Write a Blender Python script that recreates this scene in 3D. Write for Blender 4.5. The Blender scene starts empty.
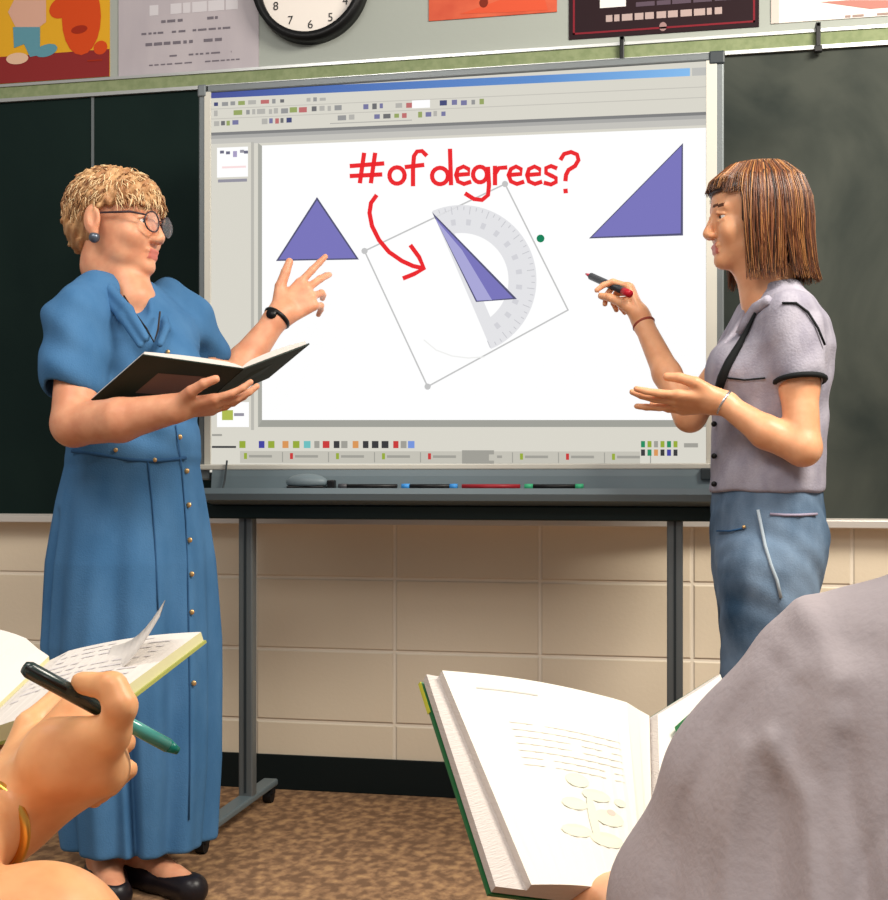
import bpy, math, random
import numpy as np
from mathutils import Vector, Matrix

random.seed(7); RNG = np.random.default_rng(7)
scene = bpy.context.scene
COL = scene.collection

# ------------------------------------------------------------------ camera
F = 1250.0; TH = math.atan(1250 / 6250.0); HZ = 480.0
CAM = np.array([0.676, -3.383, 0.875])
CR = np.array([math.cos(TH), math.sin(TH), 0.0])       # camera right
CF = np.array([-math.sin(TH), math.cos(TH), 0.0])      # camera forward
UP = np.array([0.0, 0.0, 1.0])
def C(px, py, d):
    "point at pixel and distance along the viewing axis"
    return CAM + CF * d + CR * ((px - 444) / F * d) + UP * ((HZ - py) / F * d)
def W(px, py, Y):
    "point of the plane y = Y"
    u = (px - 444) / F
    t = (Y - CAM[1]) / (CF[1] + u * CR[1])
    return C(px, py, t)
def face_dir(deg):
    a = math.radians(deg)
    return math.sin(a) * CR - math.cos(a) * CF
def unit(v):
    v = np.array(v, float); return v / (np.linalg.norm(v) + 1e-12)

cd = bpy.data.cameras.new('camera'); cam = bpy.data.objects.new('camera', cd); COL.objects.link(cam)
cam.location = CAM; cam.rotation_euler = (math.pi / 2, 0, TH)
cd.sensor_width = 36; cd.lens = 36 * F / 900; cd.shift_y = 30 / 900; cd.clip_start = 0.05
scene.camera = cam
scene.view_settings.view_transform = 'Standard'; scene.view_settings.look = 'None'
scene.view_settings.exposure = 0; scene.view_settings.gamma = 1
scene.view_settings.use_curve_mapping = False

# ------------------------------------------------------------------ materials
def lin(c):
    return tuple(((x / 255) / 12.92 if x / 255 <= 0.04045 else ((x / 255 + 0.055) / 1.055) ** 2.4) for x in c) + (1.0,)
def mat(name, c, rough=0.6, metal=0.0, spec=0.3, sss=0.0, alpha=1.0, noise=None, bump=None):
    "noise=(colour2, scale, detail, stretch)  bump=(scale, strength)"
    m = bpy.data.materials.new(name); m.use_nodes = True
    nt = m.node_tree; b = nt.nodes['Principled BSDF']
    b.inputs['Base Color'].default_value = lin(c); b.inputs['Roughness'].default_value = rough
    b.inputs['Metallic'].default_value = metal; b.inputs['Specular IOR Level'].default_value = spec
    if sss:
        b.inputs['Subsurface Weight'].default_value = sss; b.inputs['Subsurface Scale'].default_value = 0.01
        b.inputs['Subsurface Radius'].default_value = (1, .35, .2)
    if alpha < 1: b.inputs['Alpha'].default_value = alpha
    def tex(scale, detail, st):
        tc = nt.nodes.new('ShaderNodeTexCoord'); mp = nt.nodes.new('ShaderNodeMapping')
        mp.inputs['Scale'].default_value = st
        n = nt.nodes.new('ShaderNodeTexNoise'); n.inputs['Scale'].default_value = scale; n.inputs['Detail'].default_value = detail
        nt.links.new(tc.outputs['Object'], mp.inputs[0]); nt.links.new(mp.outputs[0], n.inputs[0])
        return n
    if noise:
        c2, sc, de, st = noise
        n = tex(sc, de, st)
        r = nt.nodes.new('ShaderNodeValToRGB')
        r.color_ramp.elements[0].position = .35; r.color_ramp.elements[0].color = lin(c)
        r.color_ramp.elements[1].position = .65; r.color_ramp.elements[1].color = lin(c2)
        nt.links.new(n.outputs[0], r.inputs[0]); nt.links.new(r.outputs[0], b.inputs['Base Color'])
    if bump:
        n = tex(bump[0], 4, bump[2] if len(bump) > 2 else (1, 1, 1))
        bp = nt.nodes.new('ShaderNodeBump'); bp.inputs['Strength'].default_value = bump[1]; bp.inputs['Distance'].default_value = .01
        nt.links.new(n.outputs[0], bp.inputs['Height']); nt.links.new(bp.outputs[0], b.inputs['Normal'])
    return m
def emit(name, c, strength=1.0):
    m = bpy.data.materials.new(name); m.use_nodes = True
    b = m.node_tree.nodes['Principled BSDF']
    b.inputs['Base Color'].default_value = (0, 0, 0, 1); b.inputs['Roughness'].default_value = .5
    b.inputs['Specular IOR Level'].default_value = 0.05
    b.inputs['Emission Color'].default_value = lin(c); b.inputs['Emission Strength'].default_value = strength
    return m

# ------------------------------------------------------------------ objects
def link(o, name, parent=None, label=None, cat=None, group=None, kind=None):
    COL.objects.link(o)
    if parent is not None: o.parent = parent
    return tag(o, label, cat, group, kind)
def tag(o, label=None, cat=None, group=None, kind=None):
    if label: o['label'] = label
    if cat: o['category'] = cat
    if group: o['group'] = group
    if kind: o['kind'] = kind
    return o
def empty(name, label, cat, loc, group=None, rz=0):
    o = bpy.data.objects.new(name, None); o.location = loc; o.rotation_euler = (0, 0, rz); o.empty_display_size = .05
    return link(o, name, None, label, cat, group)
def mesh_obj(name, verts, faces, mats, parent=None, mi=None, smooth=False, **kw):
    me = bpy.data.meshes.new(name)
    V = np.array(verts, float)
    if parent is not None:
        inv = np.linalg.inv(np.array(world(parent)))
        V = V @ inv[:3, :3].T + inv[:3, 3]
    me.from_pydata([tuple(v) for v in V], [], [tuple(int(i) for i in f) for f in faces])
    if not isinstance(mats, (list, tuple)): mats = [mats]
    for m in mats: me.materials.append(m)
    if mi is not None: me.polygons.foreach_set('material_index', np.array(mi, dtype=np.int32))
    if smooth: me.polygons.foreach_set('use_smooth', np.ones(len(me.polygons), dtype=bool))
    me.update()
    o = bpy.data.objects.new(name, me)
    if parent is None and 'origin' in kw: pass
    kw.pop('origin', None)
    return link(o, name, parent, **kw)
def world(o):
    m = Matrix.LocRotScale(o.location, o.rotation_euler, o.scale)
    return world(o.parent) @ m if o.parent else m

class MB:
    "collects shapes into one mesh (world coordinates)"
    def __init__(s): s.v = []; s.f = []; s.m = []
    def add(s, v, f, m=0):
        n = len(s.v); s.v += [tuple(x) for x in v]; s.f += [tuple(i + n for i in q) for q in f]; s.m += [m] * len(f); return s
    def box(s, lo, hi, m=0, bev=0.0, rot=None, piv=None):
        lo = np.minimum(lo, hi) * 1.0; hi2 = np.maximum(np.array(lo), np.array(hi)); lo = np.array(lo, float); hi = hi2
        b = min(bev, *((hi - lo) / 2.01))
        if b <= 0:
            v = [(x, y, z) for z in (lo[2], hi[2]) for y in (lo[1], hi[1]) for x in (lo[0], hi[0])]
            f = [(0, 2, 3, 1), (4, 5, 7, 6), (0, 1, 5, 4), (2, 6, 7, 3), (0, 4, 6, 2), (1, 3, 7, 5)]
        else:
            import bmesh
            bm = bmesh.new(); bmesh.ops.create_cube(bm, size=1)
            for q in bm.verts: q.co = Vector((q.co[i] + .5) * (hi[i] - lo[i]) + lo[i] for i in range(3))
            bmesh.ops.bevel(bm, geom=bm.edges[:], offset=b, segments=2, affect='EDGES', profile=.5)
            bm.verts.index_update(); v = [tuple(q.co) for q in bm.verts]; f = [tuple(x.index for x in q.verts) for q in bm.faces]; bm.free()
        v = np.array(v, float)
        if rot is not None:
            piv = (lo + hi) / 2 if piv is None else np.array(piv); v = (v - piv) @ np.array(rot).T + piv
        return s.add(v, f, m)
    def tube(s, pts, r, n=10, m=0, cap=True, closed=False):
        pts = [np.array(p, float) for p in pts]; k = len(pts)
        rs = r if hasattr(r, '__len__') else [r] * k
        V = []; F_ = []; prev = None
        for i, p in enumerate(pts):
            if closed: t = unit(pts[(i + 1) % k] - pts[i - 1])
            else: t = unit(pts[min(i + 1, k - 1)] - pts[max(i - 1, 0)])
            if prev is None: a = unit(np.cross(t, UP if abs(t[2]) < .9 else [1, 0, 0]))
            else: a = unit(prev - t * np.dot(prev, t))
            prev = a; b = np.cross(t, a)
            for j in range(n):
                th = 2 * math.pi * j / n; V.append(p + rs[i] * (math.cos(th) * a + math.sin(th) * b))
        for i in range(k if closed else k - 1):
            for j in range(n):
                i2 = (i + 1) % k
                F_.append((i * n + j, i * n + (j + 1) % n, i2 * n + (j + 1) % n, i2 * n + j))
        if cap and not closed:
            F_.append(tuple(range(n - 1, -1, -1))); F_.append(tuple((k - 1) * n + j for j in range(n)))
        return s.add(V, F_, m)
    def ball(s, c, r, n=12, m=0, ax=None):
        r = np.array(r if hasattr(r, '__len__') else [r] * 3, float); ax = np.eye(3) if ax is None else np.array(ax)
        V = []; F_ = []; k = n // 2 + 1
        for i in range(k):
            ph = math.pi * i / (k - 1)
            for j in range(n):
                th = 2 * math.pi * j / n
                q = np.array([math.sin(ph) * math.cos(th), math.sin(ph) * math.sin(th), math.cos(ph)]) * r
                V.append(np.array(c) + q @ ax)
        for i in range(k - 1):
            for j in range(n):
                F_.append((i * n + j, (i + 1) * n + j, (i + 1) * n + (j + 1) % n, i * n + (j + 1) % n))
        return s.add(V, F_, m)
    def poly(s, pts, m=0): return s.add(pts, [tuple(range(len(pts)))], m)
    def prism(s, pts, off, m=0):
        "polygon extruded by the vector off"
        n = len(pts); P = [np.array(p, float) for p in pts]; Q = [p + np.array(off) for p in P]
        f = [tuple(range(n)), tuple(range(2 * n - 1, n - 1, -1))] + [(i, i + n, (i + 1) % n + n, (i + 1) % n) for i in range(n)]
        return s.add(P + Q, f, m)
    def build(s, name, mats, parent=None, smooth=False, **kw):
        return mesh_obj(name, s.v, s.f, mats, parent, s.m, smooth, **kw)

# ------------------------------------------------------------------ signed distance volumes
class Vol:
    def __init__(s, lo, hi, h):
        s.lo = np.array(lo, float); s.h = h
        s.n = np.ceil((np.array(hi) - s.lo) / h).astype(int) + 1
        s.f = np.full(s.n, 0.06, dtype=np.float32)
    def blk(s, lo, hi):
        a = np.clip(np.floor((np.array(lo) - s.lo) / s.h).astype(int), 0, s.n)
        b = np.clip(np.ceil((np.array(hi) - s.lo) / s.h).astype(int) + 1, 0, s.n)
        if (b <= a).any(): return None, None
        g = [(s.lo[i] + s.h * np.arange(a[i], b[i])).astype(np.float32) for i in range(3)]
        sl = tuple(slice(a[i], b[i]) for i in range(3))
        return sl, (g[0][:, None, None], g[1][None, :, None], g[2][None, None, :])
    def put(s, sl, d, k, sub):
        A = s.f[sl]
        if sub:
            d = -d; h = np.maximum(k - np.abs(A - d), 0) / max(k, 1e-6)
            s.f[sl] = np.maximum(A, d) + h * h * k * .25
        else:
            h = np.maximum(k - np.abs(A - d), 0) / max(k, 1e-6)
            s.f[sl] = np.minimum(A, d) - h * h * k * .25
    def cap(s, a, b, ra, rb=None, k=.01, sub=False):
        rb = ra if rb is None else rb
        a = np.array(a, float); b = np.array(b, float); R = max(ra, rb) + k + 3 * s.h
        sl, g = s.blk(np.minimum(a, b) - R, np.maximum(a, b) + R)
        if sl is None: return s
        ba = b - a; L = max(float(ba @ ba), 1e-9)
        q = [g[i] - a[i] for i in range(3)]
        t = np.clip((q[0] * ba[0] + q[1] * ba[1] + q[2] * ba[2]) / L, 0, 1)
        d = np.sqrt((q[0] - t * ba[0]) ** 2 + (q[1] - t * ba[1]) ** 2 + (q[2] - t * ba[2]) ** 2) - (ra + (rb - ra) * t)
        s.put(sl, d, k, sub); return s
    def chain(s, pts, rs, k=.01, sub=False):
        for i in range(len(pts) - 1): s.cap(pts[i], pts[i + 1], rs[i], rs[i + 1], k, sub)
        return s
    def ell(s, c, r, ax=None, k=.01, sub=False):
        c = np.array(c, float); ax = np.eye(3) if ax is None else np.array(ax, float); r = list(r)
        R = np.sqrt(sum((ax[i] * r[i]) ** 2 for i in range(3))) + k + 3 * s.h
        sl, g = s.blk(c - R, c + R)
        if sl is None: return s
        q = [g[i] - c[i] for i in range(3)]
        l = [ax[i][0] * q[0] + ax[i][1] * q[1] + ax[i][2] * q[2] for i in range(3)]
        k0 = np.sqrt(sum((l[i] / r[i]) ** 2 for i in range(3))); k1 = np.sqrt(sum((l[i] / r[i] ** 2) ** 2 for i in range(3))) + 1e-6
        s.put(sl, k0 * (k0 - 1) / k1, k, sub); return s
    def loft(s, secs, A, B, k=.02, fn=None, sub=False, cap=0.01, ex=2.0):
        "sections (centre xyz, half a, half b) stacked in z, ellipse axes A, B; fn(theta, z) displaces outwards"
        secs = sorted(secs, key=lambda q: q[0][2])
        z = [q[0][2] for q in secs]
        cx = [q[0][0] for q in secs]; cy = [q[0][1] for q in secs]; ra = [q[1] for q in secs]; rb = [q[2] for q in secs]
        R = max(ra + rb) + k + .03
        sl, g = s.blk((min(cx) - R, min(cy) - R, z[0] - k - .02), (max(cx) + R, max(cy) + R, z[-1] + k + .02))
        zz = g[2].ravel()
        it = lambda v: np.interp(zz, z, v)[None, None, :].astype(np.float32)
        X = g[0] - it(cx); Y = g[1] - it(cy); a = it(ra); b = it(rb)
        p = X * A[0] + Y * A[1]; q = X * B[0] + Y * B[1]
        rr = (np.abs(p / a) ** ex + np.abs(q / b) ** ex) ** (1 / ex)
        if ex == 2.0:
            gr = np.sqrt((p / a ** 2) ** 2 + (q / b ** 2) ** 2) + 1e-5
            d = rr * (rr - 1) / gr
            d = np.where(rr < .05, -np.minimum(a, b), d)
        else: d = (rr - 1) * np.minimum(a, b)
        if fn is not None: d = d - fn(np.arctan2(q, p), g[2] + 0 * p)
        dz = np.maximum(g[2] - z[-1], z[0] - g[2])
        # rounded intersection with the slab
        d = np.maximum(d, dz) + cap * .25 * (np.maximum(cap - np.abs(d - dz), 0) / max(cap, 1e-6)) ** 2
        s.put(sl, d.astype(np.float32), k, sub); return s
    def half(s, p, n, k=.004, region=None):
        "cut away everything on the n side of point p (inside region box)"
        lo, hi = region if region else (s.lo, s.lo + s.h * s.n)
        sl, g = s.blk(lo, hi); n = unit(n)
        d = -((g[0] - p[0]) * n[0] + (g[1] - p[1]) * n[1] + (g[2] - p[2]) * n[2])
        s.put(sl, d.astype(np.float32), k, True); return s
    def disp(s, fn, lo=None, hi=None):
        sl, g = s.blk(s.lo if lo is None else lo, s.lo + s.h * s.n if hi is None else hi)
        s.f[sl] += fn(*g).astype(np.float32); return s
    def mesh(s):
        f = s.f.copy()
        f[0] = f[-1] = .05; f[:, 0] = f[:, -1] = .05; f[:, :, 0] = f[:, :, -1] = .05
        S = f < 0
        c = [S[i:S.shape[0] - 1 + i, j:S.shape[1] - 1 + j, k:S.shape[2] - 1 + k] for i in (0, 1) for j in (0, 1) for k in (0, 1)]
        al = c[0].copy(); an = c[0].copy()
        for x in c[1:]: al &= x; an |= x
        act = an & ~al
        I = np.argwhere(act); idx = np.full(act.shape, -1, dtype=np.int32); idx[act] = np.arange(len(I))
        off = [(i, j, k) for i in (0, 1) for j in (0, 1) for k in (0, 1)]
        val = np.stack([f[I[:, 0] + o[0], I[:, 1] + o[1], I[:, 2] + o[2]] for o in off], 1)
        acc = np.zeros((len(I), 3)); cnt = np.zeros(len(I))
        for a in range(8):
            for b in range(a + 1, 8):
                oa, ob = np.array(off[a]), np.array(off[b])
                if abs(oa - ob).sum() != 1: continue
                x = (val[:, a] < 0) != (val[:, b] < 0)
                t = np.where(x, val[:, a] / np.where(x, val[:, a] - val[:, b], 1), 0)
                acc += np.where(x[:, None], oa + t[:, None] * (ob - oa), 0); cnt += x
        V = s.lo + (I + acc / cnt[:, None]) * s.h
        Fs = []
        for ax in range(3):
            sa = [slice(None)] * 3; sb = [slice(None)] * 3; sa[ax] = slice(0, -1); sb[ax] = slice(1, None)
            X = S[tuple(sa)] != S[tuple(sb)]
            E = np.argwhere(X)
            u, v = (ax + 1) % 3, (ax + 2) % 3
            E = E[(E[:, u] > 0) & (E[:, v] > 0) & (E[:, u] < s.n[u] - 1) & (E[:, v] < s.n[v] - 1)]
            def cell(du, dv):
                e = E.copy(); e[:, u] -= du; e[:, v] -= dv; return idx[e[:, 0], e[:, 1], e[:, 2]]
            q = np.stack([cell(1, 1), cell(0, 1), cell(0, 0), cell(1, 0)], 1)
            ins = S[E[:, 0], E[:, 1], E[:, 2]]
            q[~ins] = q[~ins][:, ::-1]; Fs.append(q)
        return V, np.concatenate(Fs)
    def build(s, name, mats, parent=None, mf=None, **kw):
        V, Q = s.mesh()
        mi = None
        if mf is not None: mi = mf(V[Q].mean(1))
        return mesh_obj(name, V, Q, mats, parent, mi, True, **kw)

def rot_about(v, axis, a):
    axis = unit(axis); v = np.array(v, float)
    return v * math.cos(a) + np.cross(axis, v) * math.sin(a) + axis * (axis @ v) * (1 - math.cos(a))

def hand(vol, wrist, fd, nrm, side, curls, thumb, sz=1.0, spread=.10, k=.003, kp=.014, wr=.021):
    """wrist point, fd = finger direction, nrm = out of the BACK of the hand, side = towards the thumb.
    curls = 4 x 3 joint bends towards the palm; thumb = 3 directions as (fd, side, nrm) mixes."""
    fd = unit(fd); nrm = unit(np.array(nrm) - fd * (np.array(nrm) @ fd)); sd = np.cross(fd, nrm)
    if sd @ np.array(side) < 0: sd = -sd
    wrist = np.array(wrist, float); tips = []
    offs = (.029, .0095, -.010, -.0285); klen = (.086, .090, .085, .077)
    segs = ((.040, .025, .020), (.044, .028, .021), (.040, .026, .020), (.031, .020, .018))
    rad = (.0088, .009, .0086, .0078)
    for i in range(4):
        kn = wrist + sz * (fd * klen[i] + sd * offs[i] + nrm * (.002 - .002 * abs(i - 1.3)))
        st = wrist + sz * (sd * offs[i] * .55 + fd * .012)
        vol.cap(st, kn, .0135 * sz, .0108 * sz, kp)
        if curls[i] is None: tips.append(kn); continue
        d = unit(fd + sd * spread * (1.4 - i)); p = kn; a = 0
        for j in range(3):
            a = curls[i][j]; d = rot_about(d, np.cross(nrm, fd), 0) if False else rot_about(d, np.cross(fd, -nrm), a)
            r0 = rad[i] * (1 - .1 * j) * sz; q = p + d * segs[i][j] * sz
            vol.cap(p, q, r0, r0 * .9, k if j else .006); p = q
        tips.append(p)
    mixv = lambda m: unit(fd * m[0] + sd * m[1] + nrm * m[2])
    p = wrist + sz * (fd * .018 + sd * .018 - nrm * .006)
    for j, (m, L, r0, r1) in enumerate(zip(thumb, (.044, .033, .026), (.016, .0118, .0102), (.0125, .0102, .0085))):
        q = p + mixv(m) * L * sz; vol.cap(p, q, r0 * sz, r1 * sz, .012 if j == 0 else .003); p = q
    tips.append(p)
    vol.cap(wrist - fd * .01, wrist + fd * .02 * sz, wr * sz, .022 * sz, .015)
    return tips

def head(vol, o, Fd, Ud, s=1.0, chub=0.0, ears=True):
    "head built round the point between the ears at eye height"
    Fd = unit(Fd); Ud = unit(np.array(Ud) - Fd * (np.array(Ud) @ Fd)); Sd = np.cross(Fd, Ud); ax = [Fd, Sd, Ud]; o = np.array(o)
    P = lambda f, u, w=0: o + s * (Fd * f + Ud * u + Sd * w)
    E = lambda f, u, w, r, k=.015, sub=False: vol.ell(P(f, u, w), [x * s for x in (r[0], r[2], r[1])], ax, k * s, sub)
    E(-.012, .032, 0, (.094, .084, .073)); E(.040, .030, 0, (.046, .052, .058), .02)
    E(.030, -.030, 0, (.056, .078, .057 + chub), .02); E(.026, -.070, 0, (.052, .034 + chub, .050 + chub), .02)
    E(.070, -.094, 0, (.020, .018, .022), .02)
    for w in (-1, 1):
        E(.058, -.032, .034 * w, (.026, .028, .024 + chub), .015)
        vol.cap(P(.080, .020, .012 * w), P(.070, .020, .042 * w), .009 * s, .008 * s, .01 * s)
        E(.098, .001, .031 * w, (.018, .012, .017), .008, True)
        E(.094, -.037, .010 * w, (.011, .008, .008), .006)
        if ears:
            E(-.012, -.006, (.077 + chub) * w, (.019, .032, .009), .006); E(-.006, -.002, (.087 + chub) * w, (.010, .020, .007), .004, True)
            E(-.006, -.034, (.076 + chub) * w, (.009, .012, .007), .005)
    vol.cap(P(.084, .008), P(.103, -.031), .0080 * s, .0100 * s, .010 * s)
    vol.cap(P(.0855, -.060, -.017), P(.0855, -.060, .017), .0060 * s, .0060 * s, .006 * s)
    vol.cap(P(.0835, -.072, -.014), P(.0835, -.072, .014), .0066 * s, .0066 * s, .006 * s)
    vol.cap(P(.095, -.0662, -.022), P(.095, -.0662, .022), .0028 * s, .0028 * s, .003 * s, True)
    for w in (-1, 1):
        vol.chain([P(.080, .005, .018 * w), P(.0855, .0085, .030 * w), P(.074, .004, .044 * w)], [.0030 * s, .0040 * s, .0032 * s], .003 * s)
        vol.chain([P(.080, -.006, .018 * w), P(.0830, -.0100, .030 * w), P(.074, -.007, .044 * w)], [.0030 * s, .0036 * s, .0032 * s], .003 * s)
    return P, (Fd, Ud, Sd)
def face_mats(P, ax, s=1.0):
    "0 skin, 1 lips, 2 brow"
    Fd, Ud, Sd = ax
    def fn(c):
        q = (c - P(0, 0)) / s; f = q @ Fd; u = q @ Ud; w = q @ Sd; mi = np.zeros(len(c), int)
        mi[(f > .082) & (np.abs(w) < .020) & (u < -.0555) & (u > -.0785)] = 1
        mi[(f > .062) & (np.abs(np.abs(w) - .030) < .019) & (np.abs(u - .025 + .10 * (np.abs(w) - .030)) < .0034)] = 2
        return mi
    return fn
def eyes(P, ax, s, parent, iris):
    for w in (-1, 1):
        c = P(.0675, -.001, .031 * w)
        b = MB(); b.ball(c, .0135 * s, 16, 0)
        d = unit(ax[0] + ax[2] * .05 * w)
        b.ball(c + d * .0095 * s, [.0058 * s] * 3, 10, 1); b.ball(c + d * .0128 * s, [.0030 * s] * 3, 8, 2)
        b.build('eye', [M['eye_white'], iris, M['black']], parent, True)
def strands(name, paths, mats, parent, n=3, **kw):
    b = MB()
    V = []; Fc = []; mi = []; base = 0
    for pts, r, m in paths:
        pts = np.array(pts); k = len(pts)
        t = np.gradient(pts, axis=0); t /= np.linalg.norm(t, axis=1)[:, None] + 1e-9
        a = np.cross(t, np.array([.3, .2, 1.0])); a /= np.linalg.norm(a, axis=1)[:, None] + 1e-9; c = np.cross(t, a)
        rr = r * np.linspace(1, .25, k) * np.minimum(1, np.linspace(.6, 3, k))
        for j in range(n):
            th = 2 * math.pi * j / n; V.append(pts + rr[:, None] * (math.cos(th) * a + math.sin(th) * c))
        for i in range(k - 1):
            for j in range(n):
                j2 = (j + 1) % n; Fc.append((base + j * k + i, base + j2 * k + i, base + j2 * k + i + 1, base + j * k + i + 1)); mi.append(m)
        base += n * k
    return mesh_obj(name, np.concatenate(V), Fc, mats, parent, mi, True, **kw)

M = {}
M['skin'] = mat('skin', (226, 164, 128), .45, sss=.15, spec=.35, noise=((214, 146, 112), 30, 3, (1, 1, 1)))
M['skin_tan'] = mat('skin_tan', (232, 172, 130), .42, sss=.15, spec=.4, noise=((222, 158, 116), 30, 3, (1, 1, 1)))
M['lips'] = mat('lips', (200, 112, 96), .4)
M['skin_hand'] = mat('skin_hand', (236, 176, 124), .42, sss=.15, spec=.4, noise=((224, 158, 108), 30, 3, (1, 1, 1)))
M['brow_blond'] = mat('brow_blond', (150, 112, 78), .7)
M['brow_brown'] = mat('brow_brown', (92, 56, 36), .7)
M['eye_white'] = mat('eye_white', (235, 230, 222), .2, spec=.5)
M['iris_blue'] = mat('iris_blue', (70, 96, 110), .2, spec=.5)
M['iris_brown'] = mat('iris_brown', (74, 46, 30), .2, spec=.5)
M['black'] = mat('black', (14, 14, 15), .4)
M['black_cloth'] = mat('black_cloth', (20, 24, 26), .8)
M['denim_dress'] = mat('denim_dress', (64, 108, 150), .85, spec=.1, noise=((76, 120, 162), 14, 6, (1, 1, .5)), bump=(300, .15))
M['denim_dark'] = mat('denim_dark', (52, 90, 130), .85, spec=.1)
M['denim_jean'] = mat('denim_jean', (52, 76, 100), .85, spec=.1, noise=((126, 148, 172), 8, 5, (1, 1, .6)), bump=(300, .15))
M['denim_seam'] = mat('denim_seam', (176, 190, 200), .85, spec=.1)
M['vest'] = mat('vest', (172, 168, 180), .85, spec=.1, noise=((150, 146, 160), 26, 5, (1, 1, .6)), bump=(200, .2))
M['grey_shirt'] = mat('grey_shirt', (192, 182, 184), .9, spec=.08, noise=((180, 170, 173), 10, 4, (1, 1, .7)), bump=(160, .12))
M['white_shirt'] = mat('white_shirt', (225, 228, 222), .9, spec=.1)
M['aluminium'] = mat('aluminium', (190, 192, 190), .35, .7)
M['grey_metal'] = mat('grey_metal', (108, 114, 116), .45, .35, spec=.4)
M['grey_plastic'] = mat('grey_plastic', (100, 114, 120), .45, spec=.4)
M['dark_plastic'] = mat('dark_plastic', (44, 52, 56), .45, spec=.4)
M['light_plastic'] = mat('light_plastic', (196, 194, 184), .45, spec=.4)
M['rubber'] = mat('rubber', (18, 18, 20), .6)
M['brass'] = mat('brass', (214, 176, 120), .35, .7)
M['gold'] = mat('gold', (222, 170, 80), .3, .9)
M['silver'] = mat('silver', (200, 200, 205), .25, .9)
M['paper'] = mat('paper', (240, 237, 226), .7, spec=.15)
M['paper_edge'] = mat('paper_edge', (214, 206, 200), .8, spec=.1, bump=(80, .3, (1, 1, 12)))
M['book_green'] = mat('book_green', (46, 112, 66), .45, spec=.3)
M['book_dark'] = mat('book_dark', (26, 40, 32), .5, spec=.3)
M['olive'] = mat('olive', (160, 164, 84), .6)
M['yellow_green'] = mat('yellow_green', (196, 194, 60), .6)
M['ink'] = mat('ink', (150, 148, 146), .8)
M['ink_soft'] = mat('ink_soft', (206, 204, 196), .8)
M['art_green'] = mat('art_green', (228, 231, 208), .8)
M['art_peach'] = mat('art_peach', (236, 190, 150), .8)
M['art_pink'] = mat('art_pink', (236, 200, 186), .8)

# ------------------------------------------------------------------ the room
def stuctx(name, b, m, **kw): return b.build(name, m, kind='structure', **kw)
XL, XR, YN = -2.6, 2.6, -5.2
# carpet
def carpet():
    m = bpy.data.materials.new('carpet'); m.use_nodes = True; nt = m.node_tree; b = nt.nodes['Principled BSDF']
    b.inputs['Roughness'].default_value = .95; b.inputs['Specular IOR Level'].default_value = .05
    tc = nt.nodes.new('ShaderNodeTexCoord')
    mp = nt.nodes.new('ShaderNodeMapping'); mp.inputs['Scale'].default_value = (1.0, .75, 1); mp.inputs['Rotation'].default_value = (0, 0, .6)
    nt.links.new(tc.outputs['Object'], mp.inputs[0])
    v = nt.nodes.new('ShaderNodeTexVoronoi'); v.inputs['Scale'].default_value = 46; nt.links.new(mp.outputs[0], v.inputs[0])
    n = nt.nodes.new('ShaderNodeTexNoise'); n.inputs['Scale'].default_value = 36; n.inputs['Detail'].default_value = 6; nt.links.new(mp.outputs[0], n.inputs[0])
    r = nt.nodes.new('ShaderNodeValToRGB'); e = r.color_ramp.elements
    e[0].position = .36; e[0].color = lin((124, 96, 74)); e[1].position = .66; e[1].color = lin((184, 146, 106))
    x = e.new(.5); x.color = lin((156, 122, 92))
    mx = nt.nodes.new('ShaderNodeMath'); mx.operation = 'MULTIPLY_ADD'; mx.inputs[1].default_value = -.22; 
    nt.links.new(v.outputs['Distance'], mx.inputs[0]); ad = nt.nodes.new('ShaderNodeMath'); ad.operation = 'ADD'; ad.inputs[1].default_value = .08
    nt.links.new(n.outputs[0], ad.inputs[0]); nt.links.new(ad.outputs[0], mx.inputs[2])
    nt.links.new(mx.outputs[0], r.inputs[0]); nt.links.new(r.outputs[0], b.inputs['Base Color'])
    bp = nt.nodes.new('ShaderNodeBump'); bp.inputs['Strength'].default_value = .5; bp.inputs['Distance'].default_value = .01
    nt.links.new(mx.outputs[0], bp.inputs['Height']); nt.links.new(bp.outputs[0], b.inputs['Normal'])
    return m
stuctx('floor', MB().box((XL, YN, -.05), (XR, 0, 0)), carpet())
JX = W(540, 650, 0)[0]
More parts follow.
